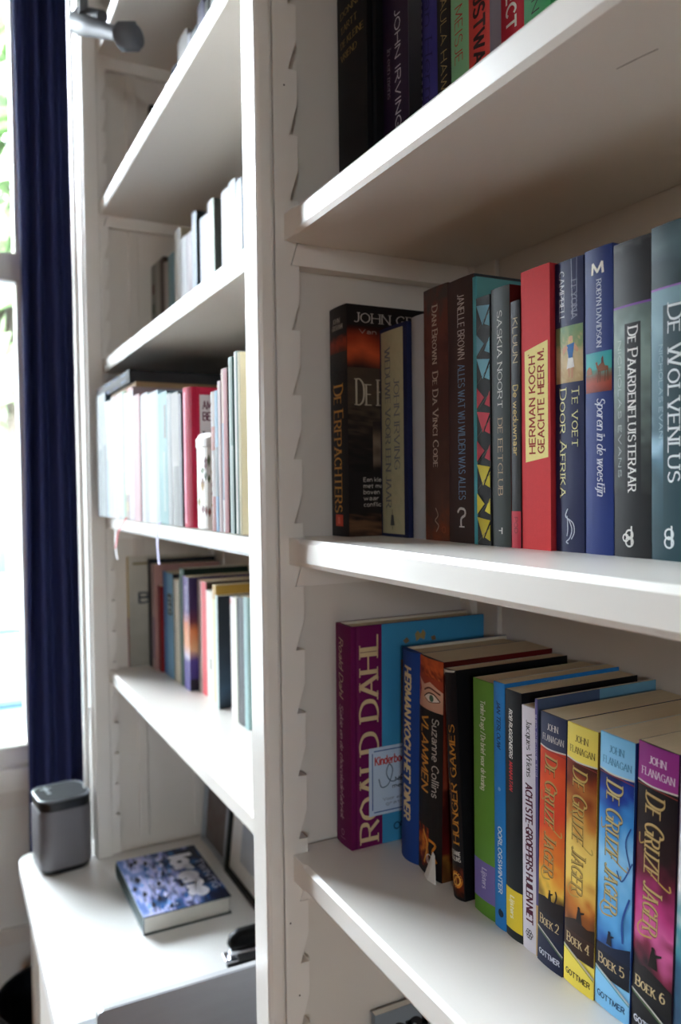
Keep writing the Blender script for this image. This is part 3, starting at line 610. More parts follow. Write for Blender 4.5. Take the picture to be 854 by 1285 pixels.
book('black paperback with a yellow block at its foot', -.4962, .0194, .0938, ZB, .1947, D=.136, col='#23272b', front='#14161a', group=GB,
 spine=[T('ROB RUGGENBERG', .3, .5, .075, .27, '#e6e4e0', BOLDI), T('MANHATAN', .3, .5, .285, .4, '#d0343a', BOLDI), R(0, 1, .8, .965, '#ecd13a'), T('Lijsters', .32, .56, .83, .92, '#f6efcf', BOLD)])
book('white paperback with bold dark red capitals and a small flower at its foot', -.4762, .0147, .094, ZB, .1868, D=.132, col='#dfdae4', front='#c9c4cf', group=GB,
 spine=[T('Jacques Vriens', .42, .78, .055, .285, '#2b2630', SER), T('ACHTSTE-GROEPERS HUILEN NIET', .34, .8, .315, .885, '#551a35', (.24, .2, 0, 0, 0))]+[('c', .55+.16*math.cos(a), .93+.013*math.sin(a), .0016, .0006, '#2b2630') for a in (0, 1.05, 2.1, 3.15, 4.2, 5.25)])
book('very thin violet-edged book squeezed beside the white one', -.461, .003, .0945, ZB, .1948, D=.146, col='#5d5688', front='#3d4a66', group=GB,
 spine=[T('een nieuwe tijd', .2, .8, .06, .3, '#d8d4ea', SANS), R(0, 1, .8, 1, '#c9a26a')], cover=[G(0, 1, 0, .5, [(0, '#4a5a78'), (1, '#2c3550')], .4, 40, 51), G(.5, 1, 0, .2, [(0, '#6a9bb4'), (1, '#4a7894')], .3, 40, 53)])
def saga(label, x0, t, ys, h, lean, top, capc, mid, fore, foot, txt, num, footc, seed, silh):
    sp = [G(0, 1, 0, .135, top, .3, 90, seed), T('JOHN', .3, .72, .038, .062, capc, SER, 'h'), T('FLANAGAN', .12, .92, .082, .106, capc, SER, 'h'),
     G(0, 1, .135, .80, mid, .28, 75, seed+1), ('l', [(0, .13), (.4, .137), (1, .132)], .0011, '#cfc9c0'), ('l', [(0, .142), (.6, .143), (1, .148)], .0006, '#8a3a34'),
     ('l', [(.27, .33), (.12, .345), (.1, .31)], .0009, '#a8894a'), ('l', [(.26, .6), (.12, .63), (.2, .655), (.5, .645)], .0011, '#b8964e'), ('l', [(.3, .42), (.86, .46), (.88, .44)], .001, '#c2a055'),
     T('De Grijze Jager', .245, .705, .168, .632, '#4a3418', (.2, .1, 1, .1, 1)), T('De Grijze Jager', .255, .715, .165, .63, txt, (.155, .075, 1, .1, 1))]
    sp += silh
    sp += [G(0, 1, .79, .88, fore, .12, 90, seed+2), T('Boek '+num, .12, .86, .805, .84, '#c9b184', SERSC, 'h'), ('p', [(0, .862), (.5, .885), (1, .925), (1, 1), (0, 1)], foot[0]), G(0, 1, .925, 1, foot[1], .1, 90, seed+3),
     ('l', [(0, .86), (.5, .883), (1, .922)], .0012, '#b9b4ac'), ('l', [(0, .868), (.5, .892), (1, .93)], .0006, '#5c7a50'), T('GOTTMER', .1, .9, .945, .965, footc, BOLD, 'h')]
    book(label, x0, t, ys, ZB, h, D=.136, col=foot[2], front=foot[3], group=GB, lean=lean, spine=sp, bulge=.0012)
man = lambda u, v, s, c='#17100e': [('p', [(u-.05*s, v), (u-.03*s, v-.012*s), (u+.03*s, v-.012*s), (u+.06*s, v), (u+.09*s, v+.035*s), (u-.09*s, v+.035*s)], c), ('c', u, v-.016*s, .0011*s, 0, c), ('p', [(u+.03*s, v-.005*s), (u+.16*s, v-.012*s), (u+.16*s, v-.006*s), (u+.04*s, v+.004*s)], c)]
saga('orange and navy spined paperback, first of four matching volumes', -.4575, .0265, .092, .1875, .005,
 [(0, '#2c3350'), (1, '#3a3f58')], '#c7c3c0', [(0, '#c23a26'), (.2, '#e0552a'), (.45, '#d8442a'), (.75, '#e8862e'), (.88, '#f0c04c'), (.97, '#3a2018'), (1, '#1e1820')],
 [(0, '#1f1a22'), (1, '#20223a')], ('#1d2440', [(0, '#1d2440'), (1, '#1d2440')], '#1d2440', '#23284a'), '#b8945a', '2', '#c9ccd8', 61,
 [('p', [(0, .735), (.3, .725), (.6, .73), (1, .72), (1, .81), (0, .81)], '#1d1418')]+man(.5, .705, .8)+[('l', [(.7, .73), (.76, .7), (.72, .68)], .0014, '#241612')])
saga('yellow and brown spined paperback, second of four matching volumes', -.4302, .0288, .0925, .1865, .005,
 [(0, '#e6d264'), (1, '#efd863')], '#5c4a24', [(0, '#4a1d14'), (.12, '#7d3218'), (.28, '#c07a34'), (.5, '#ecca6a'), (.7, '#f2cf66'), (.85, '#c2722e'), (1, '#3a1f16')],
 [(0, '#3a2016'), (1, '#2a1912')], ('#f0db5a', [(0, '#f0db5a'), (1, '#ecd552')], '#f0d95a', '#8a6a2c'), '#b89a56', '4', '#3a2f18', 71,
 [('p', [(0, .76), (.4, .735), (.8, .75), (1, .74), (1, .82), (0, .82)], '#2a1710')]+man(.52, .705, 1.1))
saga('sky blue spined paperback, third of four matching volumes', -.401, .0298, .0935, .1877, .006,
 [(0, '#7cc0ea'), (1, '#93cdf0')], '#4a7fae', [(0, '#141a3c'), (.15, '#1d3a94'), (.3, '#3f8fd2'), (.5, '#8cc8ee'), (.75, '#5aa6de'), (.92, '#2e62a8'), (1, '#17203c')],
 [(0, '#161c30'), (1, '#12161f')], ('#86c6ee', [(0, '#86c6ee'), (1, '#7cbde8')], '#86c6ee', '#20357a'), '#bfae7c', '5', '#2b4a70', 81,
 [('l', [(.95, .3), (.82, .36), (.95, .44)], .0009, '#2a4a92'), ('l', [(1, .42), (.75, .5), (.6, .47)], .0009, '#33569c'), ('l', [(.95, .55), (.78, .64), (.8, .72)], .0014, '#2f529c'), ('p', [(0, .77), (.5, .76), (1, .73), (1, .82), (0, .82)], '#16203a')]+man(.42, .725, .9, '#141a2c'))
saga('magenta and black spined paperback, fourth of the matching volumes', -.3705, .0308, .0947, .1898, .0072,
 [(0, '#8d2a80'), (1, '#9a3788')], '#e0cddc', [(0, '#171216'), (.3, '#241316'), (.45, '#5c1a2e'), (.62, '#b8397a'), (.78, '#d0609a'), (.88, '#7a2440'), (1, '#171217')],
 [(0, '#181317'), (1, '#131114')], ('#141216', [(0, '#141216'), (1, '#141216')], '#15131a', '#2a1c30'), '#bda06a', '6', '#c9ccd8', 91,
 [('p', [(0, .775), (.35, .755), (.7, .77), (1, .79), (1, .82), (0, .82)], '#151013')]+man(.55, .7, 1.3))
book('pale lilac and teal spined paperback after the magenta volume', -.339, .029, .0955, ZB, .1886, D=.136, col='#5a9aa4', group=GB, lean=.0072,
 spine=[G(0, 1, 0, .9, [(0, '#b9a4c4'), (.3, '#c4bcd4'), (.5, '#e0e0e6'), (.62, '#4a8a98'), (.8, '#2a5a74'), (1, '#203a58')], .3, 60, 97)])

# --- upper shelf
book('thick black hardcover with small gold lettering, against the upright on the upper shelf', -.7135, .059, .064, ZT, .252, D=.15, kind='hard', col='#131215', group=GT, front='#0d0d10', bulge=.002,
 spine=[T(s, .16, u1, v, v+.024, '#9a7f4a', SERSC, 'h') for s, u1, v in (('DONNA', .88, .195), ('TARTT', .74, .252), ('DE KLEINE', .92, .306), ('VRIEND', .72, .357))])
book('aubergine paperback with widely spaced white capitals', -.653, .0443, .0815, ZT, .235, D=.14, col='#2c1c38', group=GT, bulge=.001, front='#6d6a6c',
 spine=[T('JOHN IRVING', .52, .72, .27, .72, '#d8d4dc', SANS), T('In een mens', .2, .36, .39, .58, '#8d8794', ITAL)], cover=[G(0, 1, 0, .73, [(0, '#5c5a5c'), (.6, '#3a393b'), (1, '#151516')], .1, 20, 99), R(0, 1, .73, 1, '#8c8a8a')])
book('violet-blue book with a dotted light border down its spine', -.6085, .0268, .0933, ZT, .23, D=.13, kind='hard', col='#3d3a86', group=GT,
 spine=[T('Jan Hermans', .36, .74, .22, .85, '#25225c', ITAL)]+[R(.06, .14, .02+.03*i, .035+.03*i, '#a9a6d0') for i in range(32)])
book('black paperback with thin gold capitals between violet and mint spines', -.5812, .0201, .0933, ZT, .22, col='#1c1b1c', group=GT, spine=[T('PAULA HAWKINS', .34, .76, .26, .80, '#a9925c', LIGHT)])
book('mint green paperback with red lettering', -.5605, .0248, .0931, ZT, .222, col='#8ac596', group=GT, spine=[T('HET MEISJE', .28, .7, .24, .60, '#b8352f', LIGHT)])
book('coral red paperback with black lettering on the upper shelf', -.5353, .0272, .0928, ZT, .22, col='#d8453e', front='#8e8a92', group=GT, spine=[T('LIJSTWAARS', .3, .78, .36, .80, '#33181c', BOLD)], cover=[G(0, 1, 0, 1, [(0, '#b9b2b8'), (.68, '#7e7c88'), (.72, '#3a3a44'), (.76, '#b99aa4'), (1, '#b99aa4')], .15, 30, 101)])
book('crimson paperback with bold white capitals', -.508, .0268, .1038, ZT, .205, col='#c22436', group=GT, spine=[T('PROJECT', .3, .7, .24, .555, '#eee8e2', BOLD)])
book('green paperback with black lettering, last one showing on the upper shelf', -.4808, .029, .1039, ZT, .205, col='#2f8a50', group=GT, spine=[T('BERLIN', .34, .62, .3, .56, '#16281c', SANS)])
# --- bottom shelf, mostly hidden
ZL = shelf_z(3)+TH
book('thin grey-blue book with big black lowercase title under the lower shelf', -.7136, .0085, .090, ZL, .116, D=.12, tone='w', col='#7f868c', front='#858e96', group='books below the lowest visible shelf',
 cover=[T('opri', .16, .66, .075, .33, '#1c1d20', (.26, .22, 0, 0, 0), 'h')])

# ------------------------------------------------------------------ books in the far bay
F5, F4, F3, F2, F1 = shelf_z(2)+TH, shelf_z(1)+TH, shelf_z(0)+TH, shelf_z(-1)+TH, shelf_z(-2)+TH
H5, H4, H3, H2, H1 = ['books on the %s shelf of the far bay' % k for k in ('lowest', 'packed', 'third', 'second highest', 'highest')]
# lowest shelf
book('tall pale book with dark capitals on its cover, standing on the lowest far shelf', -1.6236, .011, .040, F5, .222, D=.15, col='#c9a63c', front='#b5b1a5', group=H5, spine=[R(0, 1, .55, 1, '#8c2f2e')],
 cover=[G(0, 1, 0, 1, [(0, '#c2bdb0'), (.4, '#b5b3a8'), (.7, '#a3a196'), (1, '#9c9a90')], .3, 40, 201), T('BIOS', .14, .7, .33, .42, '#3a4654', BOLD, 'h'), R(.06, .7, .05, .075, '#8f8566')])
book('dark slim paperback beside the tall pale book', -1.6085, .0185, .078, F5, .218, col='#2c2f33', group=H5)
book('dusty pink paperback on the lowest far shelf', -1.5895, .0268, .0795, F5, .2085, col='#b39a98', front='#b08884', group=H5, spine=[R(0, 1, .5, .9, '#9a8290')])
book('short dark red book on the lowest far shelf', -1.5618, .0245, .0855, F5, .168, col='#7d2326', front='#8a1f22', group=H5)
book('blue paperback with lighter blue half and a black lettered patch', -1.5365, .0700, .0906, F5, .198, col='#4a8ccc', group=H5, front='#2c2c30', spine=[R(.42, 1, 0, 1, '#86bce2'), R(.5, .9, .2, .4, '#26323f'), T('TIJD', .55, .8, .22, .38, '#b9d4e6', BOLD)])
book('cream booklet between the blue and the dark green spines', -1.4655, .0325, .0919, F5, .190, col='#c9bfa8', group=H5, spine=[R(.5, .62, 0, 1, '#6f6a58')])
book('dark green hardcover on the lowest far shelf', -1.4325, .0315, .0916, F5, .2125, kind='hard', col='#1f3d2c', front='#15261d', group=H5, D=.14)
SUN = [(0, '#4a3576'), (.3, '#4b3878'), (.42, '#d98a6a'), (.6, '#e2a578'), (.72, '#cfc6d8'), (.76, '#5a4a92'), (1, '#4a3a86')]
book('purple paperback with an orange sunset band', -1.4003, .0352, .0915, F5, .201, col='#5a4490', front='#3d2c68', group=H5, spine=[G(0, 1, 0, 1, SUN, .06, 40, 203), T('avondlicht', .4, .7, .08, .4, '#cdbfe0', SANS)],
 cover=[G(0, 1, 0, .94, [(0, '#2d2150'), (.3, '#3a2450'), (.42, '#6a2a3a'), (.5, '#d98250'), (.72, '#e0b088'), (.78, '#4a3a86'), (1, '#3d2f72')], .1, 30, 205), R(0, 1, .9, 1, '#1d1a2a')])
book('paperback with a coral red stripe beside the purple sunset book', -1.3645, .0510, .1070, F5, .197, col='#cdbfb6', front='#4a3a30', group=H5, spine=[R(.5, 1, 0, 1, '#e0585c'), R(.1, .3, .2, .9, '#a89a92')])
book('white paperback on the lowest far shelf', -1.3130, .0352, .1069, F5, .184, col='#ece9e0', front='#b89a5c', group=H5, tone='w', spine=[R(.5, .8, .62, .72, '#b9b2a4')])
book('thin pale yellow book with ochre top on the lowest far shelf', -1.2775, .0168, .1068, F5, .1965, col='#dfe0b0', front='#b08a3c', group=H5, spine=[R(0, 1, 0, .12, '#c9a868')])
book('book with a near-black cover showing a pale ring', -1.2404, .0120, .0995, F5, .1835, col='#cfe0dc', front='#20282f', group=H5, D=.15, cover=[G(0, 1, 0, 1, [(0, '#1c2329'), (.5, '#232c35'), (.8, '#31485a'), (1, '#1a2026')], .3, 25, 207), ('c', .36, .23, .016, .005, '#b9bfc2'), ('c', .36, .38, .005, .002, '#8f979c')])
book('white paperback with faint pink edge beside the near-black cover', -1.1726, .0290, .1012, F5, .1895, col='#ded8d6', group=H5, tone='w', front='#b9b4b0', spine=[R(.6, 1, 0, 1, '#eef0e2'), R(0, .2, .02, .06, '#d04a4a')])
book('black paperback second from the dividing upright on the lowest far shelf', -1.1430, .0278, .1023, F5, .193, col='#26292c', group=H5, spine=[R(.4, .55, .1, .9, '#4c5054')])
book('pale teal book next to the dividing upright on the lowest far shelf', -1.1148, .0168, .1021, F5, .196, col='#9ab8b8', group=H5)
# packed shelf: spines stand a little over the front edge
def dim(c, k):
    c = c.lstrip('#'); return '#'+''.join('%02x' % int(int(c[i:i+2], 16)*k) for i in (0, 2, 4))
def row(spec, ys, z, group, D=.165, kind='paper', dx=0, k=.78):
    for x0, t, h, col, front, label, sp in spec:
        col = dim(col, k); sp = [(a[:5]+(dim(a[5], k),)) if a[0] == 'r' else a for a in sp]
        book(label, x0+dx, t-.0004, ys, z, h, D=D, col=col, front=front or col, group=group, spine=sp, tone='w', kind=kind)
r1 = [(0, 0)]
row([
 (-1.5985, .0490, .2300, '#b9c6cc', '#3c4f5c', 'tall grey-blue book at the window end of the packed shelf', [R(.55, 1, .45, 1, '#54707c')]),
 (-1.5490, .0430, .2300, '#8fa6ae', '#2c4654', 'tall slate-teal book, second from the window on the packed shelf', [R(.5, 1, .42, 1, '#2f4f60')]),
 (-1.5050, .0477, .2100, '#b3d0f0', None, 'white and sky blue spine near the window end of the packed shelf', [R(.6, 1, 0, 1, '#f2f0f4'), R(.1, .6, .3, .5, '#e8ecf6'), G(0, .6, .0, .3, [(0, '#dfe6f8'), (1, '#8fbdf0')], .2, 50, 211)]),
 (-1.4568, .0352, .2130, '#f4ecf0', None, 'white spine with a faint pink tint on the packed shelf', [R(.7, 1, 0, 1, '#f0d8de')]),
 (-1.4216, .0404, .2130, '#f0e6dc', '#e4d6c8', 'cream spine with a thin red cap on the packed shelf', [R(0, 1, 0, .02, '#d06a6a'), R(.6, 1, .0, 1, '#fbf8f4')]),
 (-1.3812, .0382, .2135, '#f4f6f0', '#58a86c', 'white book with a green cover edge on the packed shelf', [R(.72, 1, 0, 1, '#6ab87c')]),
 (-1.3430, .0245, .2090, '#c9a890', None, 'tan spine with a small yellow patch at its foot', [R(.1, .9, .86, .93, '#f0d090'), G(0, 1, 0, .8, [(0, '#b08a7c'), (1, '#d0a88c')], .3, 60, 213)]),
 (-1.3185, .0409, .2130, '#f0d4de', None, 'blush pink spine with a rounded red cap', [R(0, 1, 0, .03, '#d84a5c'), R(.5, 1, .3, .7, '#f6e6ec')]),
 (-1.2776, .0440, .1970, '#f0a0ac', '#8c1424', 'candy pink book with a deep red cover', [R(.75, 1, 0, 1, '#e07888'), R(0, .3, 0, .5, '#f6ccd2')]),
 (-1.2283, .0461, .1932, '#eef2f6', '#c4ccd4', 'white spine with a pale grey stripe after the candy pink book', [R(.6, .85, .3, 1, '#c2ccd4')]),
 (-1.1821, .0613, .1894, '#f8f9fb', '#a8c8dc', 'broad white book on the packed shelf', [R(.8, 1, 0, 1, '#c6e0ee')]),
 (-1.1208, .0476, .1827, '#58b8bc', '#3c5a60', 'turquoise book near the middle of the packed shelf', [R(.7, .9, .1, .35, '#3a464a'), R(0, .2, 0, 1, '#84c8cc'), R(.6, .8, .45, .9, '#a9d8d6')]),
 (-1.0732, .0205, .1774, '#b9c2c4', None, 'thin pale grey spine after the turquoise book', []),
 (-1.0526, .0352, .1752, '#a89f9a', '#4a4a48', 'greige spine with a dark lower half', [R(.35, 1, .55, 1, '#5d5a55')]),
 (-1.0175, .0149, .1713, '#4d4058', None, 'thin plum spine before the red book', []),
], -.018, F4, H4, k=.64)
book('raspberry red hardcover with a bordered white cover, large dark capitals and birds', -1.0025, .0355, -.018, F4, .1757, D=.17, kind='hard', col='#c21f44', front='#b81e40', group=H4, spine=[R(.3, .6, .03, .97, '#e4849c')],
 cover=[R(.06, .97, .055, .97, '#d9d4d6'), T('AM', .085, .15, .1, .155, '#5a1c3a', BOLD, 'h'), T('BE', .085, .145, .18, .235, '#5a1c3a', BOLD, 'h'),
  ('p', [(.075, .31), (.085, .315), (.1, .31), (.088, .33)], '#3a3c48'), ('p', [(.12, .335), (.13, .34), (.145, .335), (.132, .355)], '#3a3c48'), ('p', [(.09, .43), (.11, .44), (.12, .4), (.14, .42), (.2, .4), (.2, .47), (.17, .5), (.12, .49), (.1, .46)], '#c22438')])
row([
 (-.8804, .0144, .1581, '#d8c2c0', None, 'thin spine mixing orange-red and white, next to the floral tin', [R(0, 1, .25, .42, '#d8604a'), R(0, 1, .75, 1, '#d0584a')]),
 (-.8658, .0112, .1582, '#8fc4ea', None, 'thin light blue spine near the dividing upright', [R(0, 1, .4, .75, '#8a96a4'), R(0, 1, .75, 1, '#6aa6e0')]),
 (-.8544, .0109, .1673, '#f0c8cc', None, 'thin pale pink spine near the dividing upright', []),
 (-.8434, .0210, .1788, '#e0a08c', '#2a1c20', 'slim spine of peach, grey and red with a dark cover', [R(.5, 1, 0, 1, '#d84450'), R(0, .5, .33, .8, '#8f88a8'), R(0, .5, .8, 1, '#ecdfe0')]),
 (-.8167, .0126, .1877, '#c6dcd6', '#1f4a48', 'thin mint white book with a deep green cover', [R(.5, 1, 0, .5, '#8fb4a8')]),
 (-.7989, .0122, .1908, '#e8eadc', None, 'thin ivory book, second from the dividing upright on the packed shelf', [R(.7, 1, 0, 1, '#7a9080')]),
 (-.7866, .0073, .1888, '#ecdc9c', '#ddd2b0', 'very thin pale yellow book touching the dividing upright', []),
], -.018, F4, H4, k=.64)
# ribbons hanging out of two of the packed books
def ribbon(owner, col, pts, w):
    m = MB(); o = [x for x in bpy.data.objects if x.get('label') == owner][0]
    P = [Vector(p)-o.location for p in pts]; P = cat_rom3(P)
    for p, q in zip(P, P[1:]):
        for dy in (0, -.0005): m.quad([(p.x-w/2, p.y+dy, p.z), (p.x+w/2, p.y+dy, p.z), (q.x+w/2, q.y+dy, q.z), (q.x-w/2, q.y+dy, q.z)], col)
    m.build('bookmark_ribbon', COVM, o, recalc=False)['label'] = 'hanging bookmark ribbon'
def cat_rom3(p, n=6):
    out = []
    for i in range(len(p)-1):
        a, b, c, d = p[max(i-1, 0)], p[i], p[i+1], p[min(i+2, len(p)-1)]
        for k in range(n):
            t = k/n; out.append(.5*(2*b+(c-a)*t+(2*a-5*b+4*c-d)*t*t+(3*b-a-3*c+d)*t**3))
    return out+[p[-1]]
ribbon('tan spine with a small yellow patch at its foot', '#d83038', [(-1.335, -.0185, F4+.004), (-1.338, -.022, F4-.004), (-1.375, -.024, F4-.022), (-1.390, -.024, F4-.040), (-1.412, -.023, F4-.052)], .010)
ribbon('white book with a green cover edge on the packed shelf', '#f0eeee', [(-1.3975, -.0185, F4+.004), (-1.400, -.022, F4-.004), (-1.412, -.022, F4-.03), (-1.404, -.023, F4-.055), (-1.392, -.023, F4-.070)], .012)
ribbon('turquoise book near the middle of the packed shelf', '#b9b4d8', [(-1.112, -.0185, F4+.003), (-1.112, -.0225, F4-.004), (-1.114, -.023, F4-.03), (-1.106, -.023, F4-.056)], .012)
# two flat books lying across the tops
def flat_book(name_label, x0, x1, y0, y1, z0, z1, col, spine_art, top_art, pages, group, kind='hardcover_book', ov=.003):
    root = empty(kind, ((x0+x1)/2, (y0+y1)/2, z0), name_label, 'book', group); L, Wd, H = x1-x0, y1-y0, z1-z0
    m = MB(); c = .002
    m.box(-L/2, L/2, -Wd/2, Wd/2, 0, c, col); m.box(-L/2, L/2, -Wd/2, Wd/2, H-c, H, col); n = 6
    for i in range(n):
        za, zb = c+(H-2*c)*i/n, c+(H-2*c)*(i+1)/n; f = lambda z: -Wd/2-min(.002, H*.06)*(1-(2*z/H-1)**2)
        m.quad([(-L/2, f(za), za), (L/2, f(za), za), (L/2, f(zb), zb), (-L/2, f(zb), zb)], col)
    draw(m, spine_art, lambda u, v, e: (-L/2+u*L, -Wd/2-min(.002, H*.06)*(1-(1-2*v)**2)-e, H*(1-v)), L, H)
    draw(m, top_art, lambda u, v, e: (-L/2+u*L, Wd/2-v*Wd, H+e), L, Wd)
    m.build('cover', COVG if top_art else CLOTHC, root, recalc=False)
    p = MB(); p.box(-L/2+ov, L/2-ov, -Wd/2+.001, Wd/2-ov, c, H-c); p.build('page_block', pages, root)
    return root
zf = F4+.2140
flat_book('tan flat book lying across the packed spines, under the black one', -1.498, -1.295, -.008, .185, zf, zf+.0095, '#a98a68', [], [], mat('tan_page_edges', '#a98a66', .85, noise=.1, nscale=40, stretch=(60, 1, 1)), H4)
flat_book('black flat book with red and blue patches, directly under the shelf board', -1.604, -1.312, -.014, .188, zf+.0100, zf+.0315, '#17181c', [R(0, .2, .1, .9, '#8c2a22'), R(.3, .45, .15, .85, '#3a68b4'), R(.52, .7, .1, .9, '#28407e'), R(.78, .92, .2, .8, '#5a6a8a')], [], mat('black_page_edges', '#26262b', .6, noise=.1, nscale=40), H4)
# tin
tin = empty('storage_tin', (-.921, .0155, F4), 'white tin with leafy floral print standing before the raspberry red book', 'tin')
m = MB(); n = 28; rad = .0335
ring = lambda r, z: [(r*math.copysign(abs(math.cos(a))**.6, math.cos(a)), r*math.copysign(abs(math.sin(a))**.6, math.sin(a)), z) for a in [2*math.pi*k/n for k in range(n)]]
m.loft([ring(rad*.97, 0), ring(rad, .003), ring(rad, .098)], '#efece6', smooth=False)
rr = random.Random(4)
for k in range(120):
    i = rr.randrange(n); z = rr.uniform(.010, .084); a = ring(rad+.0002, 0); p, q = Vector(a[i]), Vector(a[(i+1) % n]); s = 1.0; h2 = rr.uniform(.004, .009)
    c = rr.choice(['#7a3a34', '#8c4a3c', '#5d6a48', '#8a7a3c', '#6a2c30', '#4c5a44', '#b08a48']); mid = p+(q-p)*.5
    m.quad([(p.x+(mid.x-p.x)*(1-s), p.y+(mid.y-p.y)*(1-s), z), (mid.x, mid.y, z-h2), (q.x+(mid.x-q.x)*(1-s), q.y+(mid.y-q.y)*(1-s), z+.001), (mid.x, mid.y, z+h2)], c)
m.build('body', COVG, tin)
m = MB(); m.loft([ring(rad*1.03, .0982), ring(rad*1.03, .108), ring(rad*.9, .114), ring(rad*.4, .116)], '#f4f2ee'); m.build('lid', COVG, tin)
# third shelf
YB = .10
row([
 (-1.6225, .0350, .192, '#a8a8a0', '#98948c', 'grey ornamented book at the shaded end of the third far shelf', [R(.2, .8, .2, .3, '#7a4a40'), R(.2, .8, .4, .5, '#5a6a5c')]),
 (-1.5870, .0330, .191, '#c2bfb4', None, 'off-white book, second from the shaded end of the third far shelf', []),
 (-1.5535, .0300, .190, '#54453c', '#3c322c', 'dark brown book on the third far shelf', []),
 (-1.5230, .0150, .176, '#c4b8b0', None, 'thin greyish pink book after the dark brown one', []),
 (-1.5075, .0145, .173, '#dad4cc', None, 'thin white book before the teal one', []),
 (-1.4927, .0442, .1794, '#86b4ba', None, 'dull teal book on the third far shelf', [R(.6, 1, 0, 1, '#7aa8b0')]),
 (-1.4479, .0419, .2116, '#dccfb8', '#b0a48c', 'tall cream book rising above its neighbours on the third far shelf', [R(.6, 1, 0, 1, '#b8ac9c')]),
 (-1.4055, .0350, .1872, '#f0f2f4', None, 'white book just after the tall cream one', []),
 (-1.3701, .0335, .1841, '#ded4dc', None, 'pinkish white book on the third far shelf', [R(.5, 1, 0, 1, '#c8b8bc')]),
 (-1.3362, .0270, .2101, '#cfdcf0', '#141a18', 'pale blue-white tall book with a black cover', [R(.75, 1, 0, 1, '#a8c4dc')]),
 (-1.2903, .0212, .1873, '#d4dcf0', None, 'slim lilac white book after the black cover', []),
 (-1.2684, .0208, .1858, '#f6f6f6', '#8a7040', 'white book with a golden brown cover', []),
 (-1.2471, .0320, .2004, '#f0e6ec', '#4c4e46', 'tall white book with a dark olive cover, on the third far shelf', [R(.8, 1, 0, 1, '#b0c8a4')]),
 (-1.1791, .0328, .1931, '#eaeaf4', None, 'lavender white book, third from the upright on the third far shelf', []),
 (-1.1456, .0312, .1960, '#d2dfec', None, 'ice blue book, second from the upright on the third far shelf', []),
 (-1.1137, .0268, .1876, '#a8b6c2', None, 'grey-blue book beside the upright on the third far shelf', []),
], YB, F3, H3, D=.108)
# second highest shelf
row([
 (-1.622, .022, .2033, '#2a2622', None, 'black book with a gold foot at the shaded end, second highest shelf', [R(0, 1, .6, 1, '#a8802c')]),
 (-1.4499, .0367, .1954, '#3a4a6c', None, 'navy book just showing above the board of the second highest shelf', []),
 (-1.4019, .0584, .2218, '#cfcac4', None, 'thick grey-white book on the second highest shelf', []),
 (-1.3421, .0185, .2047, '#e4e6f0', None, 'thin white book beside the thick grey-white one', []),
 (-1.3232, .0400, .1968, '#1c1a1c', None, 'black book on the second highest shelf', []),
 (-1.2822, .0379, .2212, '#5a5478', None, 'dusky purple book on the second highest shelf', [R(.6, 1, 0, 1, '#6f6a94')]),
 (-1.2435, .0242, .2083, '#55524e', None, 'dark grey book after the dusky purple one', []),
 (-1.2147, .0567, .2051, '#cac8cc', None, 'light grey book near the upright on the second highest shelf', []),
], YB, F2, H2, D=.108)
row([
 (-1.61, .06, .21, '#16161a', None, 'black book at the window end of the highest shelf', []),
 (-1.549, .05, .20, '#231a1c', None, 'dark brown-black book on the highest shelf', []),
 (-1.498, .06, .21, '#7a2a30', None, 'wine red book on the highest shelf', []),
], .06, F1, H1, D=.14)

# ------------------------------------------------------------------ things on the desk
ZD = .75
JEANS = [G(0, 1, 0, 1, [(0, '#0c1128'), (.22, '#14204a'), (.36, '#2f6aa8'), (.43, '#10183a'), (.52, '#7f8ad2'), (.58, '#c6c4f0'), (.66, '#18234e'), (.76, '#a4b4ea'), (.86, '#d4d2f6'), (1, '#6a86c8')], 1.25, 46, 301)]
rr = random.Random(12)
for k in range(46):
    u, v = rr.random()*.86+.07, rr.random()*.6+.36
    JEANS.append(('p', [(u-.05, v), (u, v-.03), (u+.05, v+.01), (u+.02, v+.035)], rr.choice(['#10162e', '#0c1022', '#2f64aa', '#d8d8f8', '#c4c8f4', '#8aaee8', '#dcdcfa'])))
JEANS += [T('TWINTIG', .3, .84, .04, .12, '#c4c4dc', BOLD, 'h'), T('lorene', .16, .88, .15, .38, '#f4f2fa', (.4, .38, 0, 0, 0), 'h'), ('c', .93, .62, .004, .001, '#e4e4f0')]
flat_book('blue and lilac patterned hardcover lying flat on the white desk', -1.520, -1.297, -.012, .138, ZD, ZD+.031, '#16302f', [R(0, 1, 0, .88, '#b9cfe4')], JEANS, PAGESW, None)
# picture frames leaning against the back
def frame(label, x0, wd, ht, y0, lean, fw_, fcol, matte, art, th=.014):
    root = empty('picture_frame', (x0, y0, ZD), label, 'picture frame', 'framed pictures leaning under the shelves'); root.rotation_euler = (-lean, 0, 0)
    m = MB()
    for a, b, c, d in ((0, fw_, 0, ht), (wd-fw_, wd, 0, ht), (fw_, wd-fw_, 0, fw_), (fw_, wd-fw_, ht-fw_, ht)): m.box(a, b, -th, 0, c, d, fcol)
    m.build('frame_border', COVG, root, .0012)
    m = MB(); m.box(fw_-.001, wd-fw_+.001, -.006, -.002, fw_-.001, ht-fw_+.001, matte); draw(m, art, lambda u, v, e: (u*wd, -.0061-e, ht*(1-v)), wd, ht); m.build('picture', COVM, root, recalc=False)
frame('dim grey-brown picture in a thin silver frame leaning in the desk corner', -1.606, .148, .235, .192, .09, .006, '#a8acb0', '#6f6a68', [G(.05, .95, .04, .96, [(0, '#5e5a58'), (.4, '#77706c'), (.7, '#6a5a56'), (1, '#75706e')], .5, 30, 303)])
